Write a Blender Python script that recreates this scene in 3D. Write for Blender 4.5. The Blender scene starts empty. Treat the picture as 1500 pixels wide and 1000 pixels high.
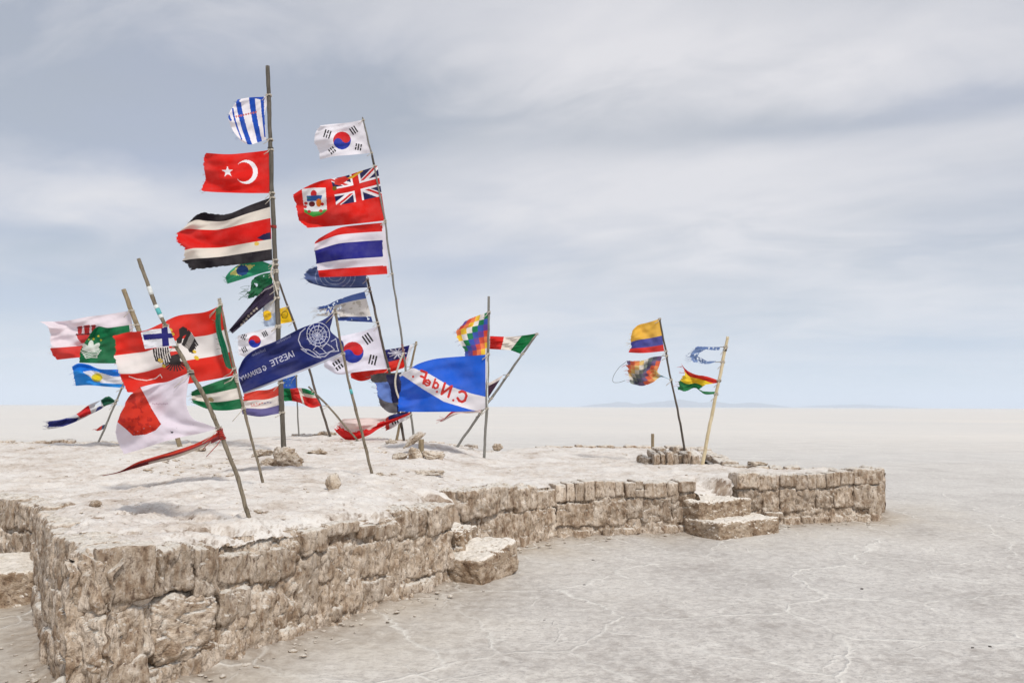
import bpy, math, random
import numpy as np
from mathutils import Vector, Matrix

random.seed(7)
rng = np.random.default_rng(7)
S = bpy.context.scene
COL = S.collection

# ------------------------------------------------------------------ camera
F = 1200.0                                   # focal length in photograph pixels (1500 wide)
EYE = np.array([0.0, 0.0, 1.65])
PITCH, ROLL = math.atan(95.0 / F), math.radians(0.22)
cam_d = bpy.data.cameras.new('camera')
cam_d.sensor_width = 36.0
cam_d.lens = 36.0 * F / 1500.0
cam_d.clip_start, cam_d.clip_end = 0.05, 40000.0
cam = bpy.data.objects.new('camera', cam_d)
CAM_M = Matrix.Rotation(math.pi / 2 + PITCH, 4, 'X') @ Matrix.Rotation(ROLL, 4, 'Z')
CAM_M.translation = Vector(EYE)
cam.matrix_world = CAM_M
COL.objects.link(cam)
S.camera = cam
R3 = np.array(CAM_M.to_3x3())

# ------------------------------------------------------------------ sun, sky, exposure
SUN_TO = Vector((0.40, -0.80, 1.0)).normalized()          # direction towards the sun
SUN_EL = math.asin(SUN_TO.z)
SUN_AZ = math.atan2(SUN_TO.x, SUN_TO.y)
sun_d = bpy.data.lights.new('sun', 'SUN')
sun_d.energy = 2.5
sun_d.angle = math.radians(8.0)
sun_d.color = (1.0, 0.955, 0.89)
sun = bpy.data.objects.new('sun', sun_d)
sun.rotation_euler = SUN_TO.to_track_quat('Z', 'Y').to_euler()
sun.location = (10, -20, 30)
COL.objects.link(sun)

S.view_settings.view_transform = 'Standard'
S.view_settings.look = 'None'
S.view_settings.exposure = 0.14
S.view_settings.gamma = 1.0
S.view_settings.use_curve_mapping = False
S.cycles.volume_bounces = 2
S.cycles.max_bounces = 8


class NT:
    """small helper to write node trees"""
    def __init__(self, tree):
        self.t = tree
        tree.nodes.clear()

    def n(self, kind, **kw):
        nd = self.t.nodes.new(kind)
        for k, v in kw.items():
            if k.startswith('i_'):
                key = k[2:]
                key = int(key) if key.isdigit() else key.replace('_', ' ')
                self.put(nd.inputs[key], v)
            else:
                setattr(nd, k, v)
        return nd

    def put(self, sock, v):
        if isinstance(v, bpy.types.NodeSocket):
            self.t.links.new(v, sock)
        elif v is not None:
            sock.default_value = v

    def math(self, op, a, b=None, c=None, clamp=False):
        nd = self.t.nodes.new('ShaderNodeMath')
        nd.operation = op
        nd.use_clamp = clamp
        self.put(nd.inputs[0], a)
        if b is not None:
            self.put(nd.inputs[1], b)
        if c is not None:
            self.put(nd.inputs[2], c)
        return nd.outputs[0]

    def vmath(self, op, a, b=None):
        nd = self.t.nodes.new('ShaderNodeVectorMath')
        nd.operation = op
        self.put(nd.inputs[0], a)
        if b is not None:
            self.put(nd.inputs[1], b)
        return nd.outputs[0]

    def mix(self, fac, a, b, blend='MIX'):
        nd = self.t.nodes.new('ShaderNodeMix')
        nd.data_type = 'RGBA'
        nd.blend_type = blend
        self.put(nd.inputs[0], fac)
        self.put(nd.inputs[6], a)
        self.put(nd.inputs[7], b)
        return nd.outputs[2]

    def ramp(self, fac, stops):
        nd = self.t.nodes.new('ShaderNodeValToRGB')
        el = nd.color_ramp.elements
        while len(el) < len(stops):
            el.new(0.5)
        for e, (p, c) in zip(el, stops):
            e.position = p
            e.color = (c, c, c, 1) if isinstance(c, (int, float)) else (*c, 1)
        self.put(nd.inputs[0], fac)
        return nd.outputs[0]

    def noise(self, vec, scale, detail=4, rough=0.55, dist=0.0, out=0):
        nd = self.t.nodes.new('ShaderNodeTexNoise')
        self.put(nd.inputs['Vector'], vec)
        nd.inputs['Scale'].default_value = scale
        nd.inputs['Detail'].default_value = detail
        nd.inputs['Roughness'].default_value = rough
        nd.inputs['Distortion'].default_value = dist
        return nd.outputs[out]

    def scaled(self, vec, s):
        nd = self.t.nodes.new('ShaderNodeMapping')
        self.put(nd.inputs[0], vec)
        nd.inputs['Scale'].default_value = s
        return nd.outputs[0]

    def bump(self, h, strength, dist, normal=None):
        nd = self.t.nodes.new('ShaderNodeBump')
        nd.inputs['Strength'].default_value = strength
        nd.inputs['Distance'].default_value = dist
        self.put(nd.inputs['Height'], h)
        if normal is not None:
            self.put(nd.inputs['Normal'], normal)
        return nd.outputs[0]


world = bpy.data.worlds.new('World')
S.world = world
world.use_nodes = True
W = NT(world.node_tree)
tc = W.n('ShaderNodeTexCoord')
sky = W.n('ShaderNodeTexSky', sky_type='NISHITA')
sky.sun_disc = False
sky.sun_elevation = SUN_EL
sky.sun_rotation = SUN_AZ
sky.altitude = 3600
sky.air_density = 1.0
sky.dust_density = 1.0
dirv = tc.outputs['Generated']
sx = W.n('ShaderNodeSeparateXYZ', i_0=dirv)
zc = W.math('ADD', W.math('MAXIMUM', sx.outputs[2], 0.0), 0.16)
plane0 = W.n('ShaderNodeCombineXYZ', i_0=W.math('DIVIDE', sx.outputs[0], zc), i_1=W.math('DIVIDE', sx.outputs[1], zc)).outputs[0]
rotm = W.n('ShaderNodeMapping', i_0=plane0)
rotm.inputs['Rotation'].default_value = (0, 0, math.radians(24))
plane = rotm.outputs[0]
shift = W.vmath('ADD', plane, (3.4, 1.25, 0.0))
big = W.noise(W.scaled(shift, (0.55, 1.0, 1.0)), 0.95, 4, 0.5, 0.6)
mid = W.noise(W.scaled(shift, (0.7, 1.0, 1.0)), 2.6, 6, 0.55, 0.9)
fine = W.noise(W.scaled(shift, (0.6, 1.0, 1.0)), 9.0, 5, 0.6, 0.4)
mixv = W.math('ADD', W.math('ADD', W.math('MULTIPLY', big, 0.62), W.math('MULTIPLY', mid, 0.30)), W.math('MULTIPLY', fine, 0.08))


def blob(cx, cy, cz, rx, rz, gain):
    """a soft bank of cloud round a direction of the sky: wide and flat"""
    v = Vector((cx, cy, cz)).normalized()
    az0 = math.atan2(v.x, v.y)
    az = W.math('ARCTAN2', sx.outputs[0], sx.outputs[1])
    a = W.math('DIVIDE', W.math('SUBTRACT', az, az0), rx)
    e = W.math('DIVIDE', W.math('SUBTRACT', sx.outputs[2], v.z), rz)
    wob = W.math('MULTIPLY', W.math('SUBTRACT', mid, 0.5), 2.2)
    e = W.math('ADD', e, wob)
    d2 = W.math('ADD', W.math('MULTIPLY', a, a), W.math('MULTIPLY', e, e))
    return W.math('MULTIPLY', W.math('POWER', 2.718, W.math('MULTIPLY', d2, -1.0)), gain * 1.35)


def px_dir(px, py):
    return R3 @ np.array([(px - 750) / F, -(py - 500) / F, -1.0])


cloud = mixv
for (px, py, rx, rz, g) in [(1330, 165, 0.30, 0.018, -0.15), (900, 190, 0.25, 0.03, -0.05), (130, 130, 0.34, 0.09, -0.16),
                            (10, 345, 0.12, 0.03, -0.12), (950, 70, 0.26, 0.06, 0.10), (150, 285, 0.22, 0.035, 0.15),
                            (1150, 300, 0.40, 0.07, 0.10), (30, 435, 0.16, 0.028, -0.17), (700, 330, 0.20, 0.05, -0.04),
                            (1380, 505, 0.10, 0.012, -0.10), (700, 480, 0.5, 0.05, 0.08), (550, 180, 0.18, 0.05, -0.05)]:
    dv = px_dir(px, py)
    cloud = W.math('ADD', cloud, blob(*dv, rx, rz, g))
cov = W.ramp(cloud, [(0.34, 0.0), (0.67, 1.0)])
cov2 = W.math('ADD', W.math('MULTIPLY', cov, 0.24), 0.74)       # the veil never quite opens
# thin veil: grey-white cloud over blue sky
horizon = W.math('POWER', W.math('SUBTRACT', 1.0, W.math('MAXIMUM', sx.outputs[2], 0.0)), 10.0)
hue = W.ramp(W.noise(shift, 0.8, 3, 0.5), [(0.40, 0.0), (0.60, 1.0)])
cl_col = W.mix(cov, W.mix(hue, (4.45, 4.7, 5.05, 1), (4.5, 4.8, 5.65, 1)), (6.95, 6.88, 7.15, 1))
veil = W.mix(cov2, sky.outputs[0], cl_col)
low = W.mix(W.math('MULTIPLY', horizon, 0.75), veil, (5.7, 6.6, 7.5, 1))
bg = W.n('ShaderNodeBackground', i_Color=low, i_Strength=0.1)
wo = W.n('ShaderNodeOutputWorld', i_Surface=bg.outputs[0])

# ------------------------------------------------------------------ noise (vectorised)
def _h(ix, iy, iz, seed):
    h = (ix * 374761393 + iy * 668265263 + iz * 2147483647 + seed * 1274126177) & 0xFFFFFFFF
    h = ((h ^ (h >> 13)) * 1274126177) & 0xFFFFFFFF
    h = ((h ^ (h >> 16)) * 2246822519) & 0xFFFFFFFF
    return (h ^ (h >> 15))


_G = rng.normal(size=(256, 3))
_G /= np.linalg.norm(_G, axis=1)[:, None]


def perlin(p, seed=0):
    p = np.asarray(p, float)
    f0 = np.floor(p)
    i = f0.astype(np.int64)
    f = p - f0
    w = f * f * f * (f * (f * 6 - 15) + 10)
    out = np.zeros(len(p))
    for dx in (0, 1):
        wx = w[:, 0] if dx else 1 - w[:, 0]
        for dy in (0, 1):
            wy = w[:, 1] if dy else 1 - w[:, 1]
            for dz in (0, 1):
                wz = w[:, 2] if dz else 1 - w[:, 2]
                g = _G[_h(i[:, 0] + dx, i[:, 1] + dy, i[:, 2] + dz, seed) & 255]
                out += wx * wy * wz * (g[:, 0] * (f[:, 0] - dx) + g[:, 1] * (f[:, 1] - dy) + g[:, 2] * (f[:, 2] - dz))
    return out * 1.5


def fbm(p, octaves=4, lac=2.1, gain=0.5, seed=0):
    p = np.asarray(p, float)
    a, s = 1.0, np.zeros(len(p))
    for k in range(octaves):
        s += a * perlin(p, seed + 17 * k)
        p = p * lac
        a *= gain
    return s


# ------------------------------------------------------------------ object helpers
def link(o, parent=None):
    COL.objects.link(o)
    if parent is not None:
        o.parent = parent
    return o


def tag(o, label=None, cat=None, group=None, kind=None):
    if label:
        o['label'] = label
    if cat:
        o['category'] = cat
    if group:
        o['group'] = group
    if kind:
        o['kind'] = kind
    return o


def empty(name, loc, label, cat, group=None, rot=0.0):
    o = bpy.data.objects.new(name, None)
    o.location = loc
    o.rotation_euler = (0, 0, rot)
    o.empty_display_size = 0.1
    return tag(link(o), label, cat, group)


def mesh(name, verts, faces, mat, parent=None, smooth=True, colors=None, loc=None):
    """faces: (n,4) or (n,3) int array; loc: the object's origin (verts are given in the parent's space)"""
    verts = np.asarray(verts, float)
    faces = np.asarray(faces, np.int64)
    if loc is not None:
        verts = verts - np.asarray(loc)
    k = faces.shape[1]
    me = bpy.data.meshes.new(name)
    me.vertices.add(len(verts))
    me.vertices.foreach_set('co', verts.ravel())
    me.loops.add(faces.size)
    me.loops.foreach_set('vertex_index', faces.ravel())
    me.polygons.add(len(faces))
    me.polygons.foreach_set('loop_start', np.arange(len(faces)) * k)
    me.polygons.foreach_set('loop_total', np.full(len(faces), k))
    me.polygons.foreach_set('use_smooth', np.full(len(faces), smooth))
    me.update(calc_edges=True)
    me.validate()
    if colors is not None:
        at = me.color_attributes.new('print', 'FLOAT_COLOR', 'CORNER')
        c = np.concatenate([colors, np.ones((len(colors), 1))], 1)
        at.data.foreach_set('color', np.repeat(c, k, axis=0).ravel())
    me.materials.append(mat)
    o = bpy.data.objects.new(name, me)
    if loc is not None:
        o.location = loc
    return link(o, parent)


def grid_faces(nu, nv):
    i = np.arange(nu - 1)[:, None] * nv + np.arange(nv - 1)[None, :]
    i = i.ravel()
    return np.stack([i, i + nv, i + nv + 1, i + 1], 1)


def tube(pts, radii, sides=10, cap=True):
    """tube along world points; returns verts, quad faces (caps closed to a point pair)"""
    pts = np.asarray(pts, float)
    n = len(pts)
    radii = np.broadcast_to(np.asarray(radii, float), (n,))
    t = np.gradient(pts, axis=0)
    t /= np.linalg.norm(t, axis=1)[:, None] + 1e-12
    ref = np.array([0, 1.0, 0]) if abs(t[0][1]) < 0.9 else np.array([1.0, 0, 0])
    a = np.cross(t, ref)
    a /= np.linalg.norm(a, axis=1)[:, None] + 1e-12
    b = np.cross(t, a)
    th = np.linspace(0, 2 * np.pi, sides, endpoint=False)
    V = pts[:, None] + radii[:, None, None] * (np.cos(th)[None, :, None] * a[:, None] + np.sin(th)[None, :, None] * b[:, None])
    V = V.reshape(-1, 3)
    fs = []
    for i in range(n - 1):
        for j in range(sides):
            k = (j + 1) % sides
            fs.append((i * sides + j, i * sides + k, (i + 1) * sides + k, (i + 1) * sides + j))
    if cap:
        V = np.concatenate([V, pts[:1], pts[-1:]])
        c0, c1 = n * sides, n * sides + 1
        for j in range(0, sides, 2):
            fs.append((c0, (j + 2) % sides, j + 1, j))
            o = (n - 1) * sides
            fs.append((c1, o + j, o + j + 1, o + (j + 2) % sides))
    return V, np.array(fs)


def merge(parts):
    vs, fs, o = [], [], 0
    for v, f in parts:
        vs.append(v)
        fs.append(f + o)
        o += len(v)
    return np.concatenate(vs), np.concatenate(fs)


# ------------------------------------------------------------------ where things stand
def sstep(a, b, x):
    t = np.clip((x - a) / (b - a), 0, 1)
    return t * t * (3 - 2 * t)


def top_h(x, y):
    """height of the salt platform"""
    return 0.66 + 0.18 * sstep(0.0, -1.7, x) - 0.15 * sstep(-3.2, -4.6, x) * sstep(13, 9.5, y) + 0.06 * np.exp(-((x + 4.0) / 4.0) ** 2 - ((y - 17.5) / 4.0) ** 2)


def on_plane(px, py, z=0.0):
    d = px_dir(px, py)
    t = (z - EYE[2]) / d[2]
    return EYE + d * t


def on_top(px, py):
    """the point of the platform's top under a pixel"""
    z = 0.75
    for _ in range(12):
        p = on_plane(px, py, z)
        z = 0.5 * z + 0.5 * float(top_h(p[0], p[1]))
    return on_plane(px, py, z)


def at_y(px, py, Y):
    """points under pixels (arrays) at world depth Y (array)"""
    px, py, Y = np.broadcast_arrays(np.asarray(px, float), np.asarray(py, float), np.asarray(Y, float))
    d = np.stack([(px - 750) / F, -(py - 500) / F, -np.ones_like(px)], -1) @ R3.T
    return EYE + d * (Y / d[..., 1])[..., None]


def on_face(px, py, A, B):
    """the point under a pixel on the vertical plane through A and B: distance from A along AB, height"""
    d = px_dir(px, py)
    t2 = (B - A)[:2] / np.linalg.norm((B - A)[:2])
    n = np.array([t2[1], -t2[0]])
    t = (n @ (A[:2] - EYE[:2])) / (n @ d[:2])
    p = EYE + d * t
    return float(t2 @ (p[:2] - A[:2])), float(p[2])


# ------------------------------------------------------------------ materials
def new_mat(name):
    m = bpy.data.materials.new(name)
    m.use_nodes = True
    return m, NT(m.node_tree)


def finish(N, color, rough, normal=None, spec=0.3):
    p = N.n('ShaderNodeBsdfPrincipled')
    N.put(p.inputs['Base Color'], color)
    N.put(p.inputs['Roughness'], rough)
    p.inputs['Specular IOR Level'].default_value = spec
    if normal is not None:
        N.put(p.inputs['Normal'], normal)
    N.n('ShaderNodeOutputMaterial', i_Surface=p.outputs[0])


def up_facing(N):
    g = N.n('ShaderNodeNewGeometry')
    return N.n('ShaderNodeSeparateXYZ', i_0=g.outputs['True Normal']).outputs[2], g


def mat_block(name, tint=(1.06, 1.02, 0.99), crust=1.0, stri=(18, 18, 4.5), pale=1.0):
    """cut salt: vertical year layers of brown dust and pale salt, pitted, white crust on what faces up"""
    m, N = new_mat(name)
    tcn = N.n('ShaderNodeTexCoord')
    oi = N.n('ShaderNodeObjectInfo')
    off = N.vmath('ADD', tcn.outputs['Object'], N.n('ShaderNodeCombineXYZ', i_0=N.math('MULTIPLY', oi.outputs['Random'], 31.0), i_1=N.math('MULTIPLY', oi.outputs['Random'], 57.0), i_2=N.math('MULTIPLY', oi.outputs['Random'], 13.0)).outputs[0])
    big = N.noise(off, 5.0, 6, 0.6, 0.5)
    lay = N.noise(N.scaled(off, stri), 1.0, 5, 0.6, 0.8)
    pit = N.noise(N.scaled(off, tuple(14 + 0.9 * q for q in stri)), 1.0, 4, 0.65)
    pit2 = N.noise(off, 95.0, 3, 0.6)
    c = N.ramp(N.math('ADD', N.math('MULTIPLY', big, 0.55), N.math('MULTIPLY', lay, 0.45)),
               [(0.31, (0.13, 0.088, 0.057)), (0.42, (0.29, 0.215, 0.15)), (0.50, (0.445, 0.37, 0.29)), (0.59, (0.58, 0.51, 0.43)), (0.70, (0.72, 0.66, 0.57))])
    c = N.mix(N.ramp(pit, [(0.32, 0.85), (0.45, 0.0)]), c, (0.105, 0.066, 0.046, 1))
    c = N.mix(N.ramp(pit, [(0.57, 0.0), (0.70, 0.7)]), c, (0.64, 0.59, 0.53, 1))
    vein = N.noise(N.scaled(off, tuple(5 + 0.32 * q for q in stri)), 1.0, 3, 0.55, 0.8)
    crack = N.ramp(vein, [(0.485, 0.0), (0.5, 1.0), (0.515, 0.0)])
    c = N.mix(N.math('MULTIPLY', crack, 0.55), c, (0.13, 0.085, 0.056, 1))
    c = N.mix(N.ramp(pit2, [(0.32, 0.5), (0.46, 0.0)]), c, (0.16, 0.11, 0.08, 1))
    hue = N.math('MULTIPLY', N.math('SUBTRACT', oi.outputs['Random'], 0.5), 0.35)
    c = N.mix(1.0, c, N.n('ShaderNodeCombineColor', i_0=N.math('ADD', tint[0], hue), i_1=N.math('ADD', tint[1], hue), i_2=N.math('ADD', tint[2], hue)).outputs[0], 'MULTIPLY')
    up, g = up_facing(N)
    white = N.math('MULTIPLY', N.ramp(N.math('ADD', up, N.math('MULTIPLY', N.math('SUBTRACT', big, 0.5), 0.9)), [(0.52, 0.0), (0.80, 1.0)]), crust, clamp=True)
    wcol = N.ramp(N.noise(off, 22.0, 5, 0.6), [(0.3, (0.50 * pale, 0.44 * pale, 0.36 * pale)), (0.52, (0.72 * pale, 0.67 * pale, 0.60 * pale))])
    c = N.mix(white, c, wcol)
    b = N.bump(lay, 0.9, 0.016)
    b = N.bump(pit, 1.0, 0.018, b)
    b = N.bump(crack, -0.9, 0.012, b)
    b = N.bump(pit2, 0.9, 0.007, b)
    finish(N, c, 0.92, b, 0.2)
    return m


def mat_crust():
    """the walked salt crust on the platform"""
    m, N = new_mat('salt_crust')
    tcn = N.n('ShaderNodeTexCoord')
    v = tcn.outputs['Object']
    n1 = N.noise(v, 1.1, 5, 0.6, 0.3)
    n2 = N.noise(v, 6.5, 6, 0.65, 0.3)
    n3 = N.noise(v, 42.0, 4, 0.6)
    c = N.ramp(N.math('ADD', N.math('MULTIPLY', n1, 0.5), N.math('MULTIPLY', n2, 0.5)),
               [(0.33, (0.40, 0.33, 0.27)), (0.43, (0.585, 0.53, 0.48)), (0.53, (0.69, 0.655, 0.62)), (0.68, (0.74, 0.72, 0.695))])
    spk = N.noise(N.scaled(v, (10, 16, 1)), 1.0, 4, 0.65, 0.4)
    c = N.mix(N.math('MULTIPLY', N.ramp(spk, [(0.30, 0.85), (0.40, 0.0)]), N.ramp(n1, [(0.35, 1.0), (0.62, 0.25)])), c, (0.27, 0.20, 0.15, 1))
    c = N.mix(N.ramp(n3, [(0.30, 0.6), (0.42, 0.0)]), c, (0.34, 0.27, 0.215, 1))
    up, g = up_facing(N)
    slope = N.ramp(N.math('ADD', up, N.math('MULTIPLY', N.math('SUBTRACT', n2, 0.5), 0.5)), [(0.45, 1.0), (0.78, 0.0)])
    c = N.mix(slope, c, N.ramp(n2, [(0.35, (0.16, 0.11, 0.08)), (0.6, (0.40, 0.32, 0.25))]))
    c = N.mix(1.0, c, (1.03, 1.02, 0.995, 1), 'MULTIPLY')
    b = N.bump(n2, 0.6, 0.03)
    b = N.bump(spk, 0.6, 0.012, b)
    b = N.bump(n3, 0.7, 0.010, b)
    finish(N, c, 0.9, b, 0.2)
    return m


def mat_ground():
    """salt flat: grey-white crust, polygon ridges of fresh white salt"""
    m, N = new_mat('salt_flat')
    tcn = N.n('ShaderNodeTexCoord')
    v = tcn.outputs['Object']
    wob = N.vmath('SUBTRACT', N.noise(v, 0.9, 4, 0.6, 0.0, 1), (0.5, 0.5, 0.5))
    wob2 = N.vmath('SUBTRACT', N.noise(v, 6.0, 3, 0.6, 0.0, 1), (0.5, 0.5, 0.5))
    vv = N.vmath('ADD', v, N.vmath('ADD', N.scaled(wob, (0.8, 0.8, 0)), N.scaled(wob2, (0.08, 0.08, 0))))

    def ridges(scale, w, vec):
        vo = N.t.nodes.new('ShaderNodeTexVoronoi')
        vo.feature = 'DISTANCE_TO_EDGE'
        vo.voronoi_dimensions = '2D'
        N.put(vo.inputs['Vector'], vec)
        vo.inputs['Scale'].default_value = scale
        return N.ramp(vo.outputs['Distance'], [(0.0, 1.0), (w, 0.55), (w * 2.6, 0.0)])
    r1 = ridges(0.80, 0.009, vv)
    r2 = ridges(1.7, 0.012, N.vmath('ADD', vv, (3.3, 1.7, 0)))
    keep = N.ramp(N.noise(v, 0.8, 3, 0.6), [(0.42, 0.0), (0.56, 1.0)])
    keep2 = N.ramp(N.noise(v, 1.3, 3, 0.6), [(0.50, 0.0), (0.62, 0.6)])
    rid = N.math('MAXIMUM', N.math('MULTIPLY', r1, N.math('ADD', 0.45, N.math('MULTIPLY', keep, 0.55))), N.math('MULTIPLY', r2, keep2))
    n0 = N.noise(v, 0.035, 4, 0.55, 0.3)
    n1 = N.noise(v, 0.75, 5, 0.6, 0.4)
    n2 = N.noise(v, 9.0, 6, 0.68, 0.3)
    n3 = N.noise(v, 60.0, 4, 0.65)
    base = N.ramp(N.math('ADD', N.math('MULTIPLY', n1, 0.45), N.math('MULTIPLY', n2, 0.55)),
                  [(0.36, (0.35, 0.315, 0.29)), (0.46, (0.50, 0.468, 0.44)), (0.54, (0.61, 0.578, 0.545)), (0.66, (0.70, 0.67, 0.635))])
    n4 = N.noise(N.scaled(v, (22, 34, 1)), 1.0, 5, 0.7, 0.5)
    base = N.mix(N.ramp(n4, [(0.35, 0.85), (0.49, 0.0)]), base, (0.37, 0.345, 0.335, 1))
    base = N.mix(N.ramp(n4, [(0.55, 0.0), (0.68, 0.6)]), base, (0.72, 0.695, 0.66, 1))
    base = N.mix(N.ramp(n3, [(0.32, 0.5), (0.46, 0.0)]), base, (0.38, 0.345, 0.32, 1))
    base = N.mix(N.ramp(n0, [(0.42, 0.0), (0.6, 0.35)]), base, (0.56, 0.56, 0.56, 1))
    # fresh pale salt round the platform and far out on the flat
    sp = N.n('ShaderNodeSeparateXYZ', i_0=v)
    dist = N.vmath('LENGTH', v)
    lng = N.t.nodes.new('ShaderNodeVectorMath')
    lng.operation = 'LENGTH'
    N.put(lng.inputs[0], v)
    far = N.ramp(N.math('DIVIDE', lng.outputs['Value'], 100.0), [(0.10, 0.0), (0.55, 1.0)])
    base = N.mix(N.math('MULTIPLY', far, 0.8), base, N.ramp(N.math('ADD', N.math('MULTIPLY', n0, 0.6), N.math('MULTIPLY', N.noise(N.scaled(v, (0.05, 0.22, 1)), 1.0, 5, 0.65), 0.4)), [(0.38, (0.73, 0.695, 0.655)), (0.62, (0.655, 0.635, 0.615))]))
    near_wall = N.t.nodes.new('ShaderNodeAttribute')
    near_wall.attribute_name = 'drift'
    base = N.mix(N.math('MULTIPLY', near_wall.outputs['Fac'], N.ramp(n1, [(0.3, 0.45), (0.6, 1.0)])), base, N.mix(n2, (0.50, 0.44, 0.36, 1), (0.68, 0.63, 0.56, 1)))
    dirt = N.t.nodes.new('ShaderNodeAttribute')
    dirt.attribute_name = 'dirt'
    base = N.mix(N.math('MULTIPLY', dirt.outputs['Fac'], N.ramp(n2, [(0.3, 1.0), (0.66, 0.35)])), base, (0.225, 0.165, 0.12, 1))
    c = N.mix(N.math('MULTIPLY', rid, 0.78), base, (0.77, 0.745, 0.70, 1))
    c = N.mix(1.0, c, (1.03, 1.03, 1.01, 1), 'MULTIPLY')
    b = N.bump(n2, 0.8, 0.018)
    b = N.bump(n4, 0.7, 0.008, b)
    b = N.bump(n3, 0.5, 0.005, b)
    b = N.bump(rid, 0.8, 0.012, b)
    finish(N, c, 0.85, b, 0.25)
    return m


def mat_cloth():
    m, N = new_mat('flag_cloth')
    at = N.n('ShaderNodeAttribute', attribute_name='print')
    tcn = N.n('ShaderNodeTexCoord')
    oi = N.n('ShaderNodeObjectInfo')
    off = N.vmath('ADD', tcn.outputs['Object'], N.n('ShaderNodeCombineXYZ', i_0=N.math('MULTIPLY', oi.outputs['Random'], 40.0), i_1=0.0, i_2=N.math('MULTIPLY', oi.outputs['Random'], 23.0)).outputs[0])
    fade = N.noise(off, 2.6, 4, 0.6)
    dirt = N.noise(off, 16.0, 5, 0.7, 0.5)
    c = N.mix(N.ramp(fade, [(0.4, 0.0), (0.75, 0.07)]), at.outputs['Color'], (0.62, 0.58, 0.55, 1))
    c = N.mix(N.ramp(dirt, [(0.26, 0.22), (0.40, 0.0)]), c, N.mix(0.5, c, (0.22, 0.19, 0.16, 1)))
    crease = N.noise(N.scaled(off, (0.7, 0.7, 2.6)), 5.0, 2, 0.5, 0.8)
    weave = N.noise(off, 420.0, 1, 0.5)
    b = N.bump(crease, 0.18, 0.02)
    b = N.bump(weave, 0.12, 0.001, b)
    p = N.n('ShaderNodeBsdfPrincipled', i_Base_Color=c, i_Roughness=0.82, i_Normal=b)
    p.inputs['Specular IOR Level'].default_value = 0.18
    p.inputs['Sheen Weight'].default_value = 0.0
    tr = N.n('ShaderNodeBsdfTranslucent', i_Color=c)
    mx = N.n('ShaderNodeMixShader', i_0=0.22, i_1=p.outputs[0], i_2=tr.outputs[0])
    N.n('ShaderNodeOutputMaterial', i_Surface=mx.outputs[0])
    return m


def mat_wood(name, dark, light, stri=(60, 60, 3.0), rough=0.75):
    m, N = new_mat(name)
    tcn = N.n('ShaderNodeTexCoord')
    v = tcn.outputs['Object']
    g = N.noise(N.scaled(v, stri), 1.0, 5, 0.65, 0.6)
    k = N.noise(v, 3.5, 4, 0.6)
    c = N.mix(N.ramp(N.math('ADD', N.math('MULTIPLY', g, 0.65), N.math('MULTIPLY', k, 0.35)), [(0.36, 0.0), (0.62, 1.0)]), (*dark, 1), (*light, 1))
    c = N.mix(N.ramp(N.noise(v, 26.0, 3, 0.6), [(0.30, 0.55), (0.42, 0.0)]), c, (dark[0] * .5, dark[1] * .5, dark[2] * .5, 1))
    finish(N, c, rough, N.bump(g, 0.5, 0.004), 0.25)
    return m


def mat_plain(name, col, rough=0.7, var=0.25):
    m, N = new_mat(name)
    tcn = N.n('ShaderNodeTexCoord')
    g = N.noise(tcn.outputs['Object'], 30.0, 4, 0.6)
    d = tuple(x * (1 - var) for x in col)
    c = N.mix(N.ramp(g, [(0.35, 0.0), (0.65, 1.0)]), (*d, 1), (*col, 1))
    finish(N, c, rough, N.bump(g, 0.3, 0.003), 0.25)
    return m


M_BLOCK = mat_block('salt_block')
M_BLOCK_H = mat_block('salt_block_flat', stri=(6, 6, 18))
M_CORE = mat_block('salt_wall_core', (1.02, 0.98, 0.95), 1.0)
M_ROCK = mat_block('salt_rock', (1.0, 0.97, 0.93), 0.75, (7, 7, 9))
M_STEP = mat_block('salt_step', (0.95, 0.88, 0.81), 1.9, (7, 7, 12), 1.12)
M_CRUST = mat_crust()
M_GROUND = mat_ground()
M_CLOTH = mat_cloth()
M_POST = mat_wood('weathered_post', (0.055, 0.048, 0.038), (0.145, 0.128, 0.105))
M_DARKPOLE = mat_wood('dark_pole', (0.05, 0.04, 0.032), (0.13, 0.105, 0.085))
M_BAMBOO = mat_wood('bamboo', (0.085, 0.068, 0.045), (0.27, 0.225, 0.165))
M_GREYPOLE = mat_wood('grey_rod', (0.12, 0.115, 0.10), (0.25, 0.24, 0.215))
M_PALEWOOD = mat_wood('pale_wood', (0.45, 0.35, 0.19), (0.68, 0.58, 0.40))
M_STUB = mat_wood('stub_wood', (0.15, 0.11, 0.065), (0.34, 0.27, 0.17))
M_ROPE = mat_plain('rope', (0.62, 0.56, 0.47))
M_TAPE_T = mat_plain('teal_tape', (0.10, 0.42, 0.42), 0.45)
M_TAPE_W = mat_plain('white_tape', (0.70, 0.72, 0.70), 0.5)
M_RED = mat_plain('red_string', (0.45, 0.04, 0.03))
M_HILL = mat_plain('hill_rock', (0.16, 0.14, 0.12), 0.95)
M_DARK = mat_plain('dark_pebble', (0.08, 0.07, 0.062), 0.9)

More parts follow.
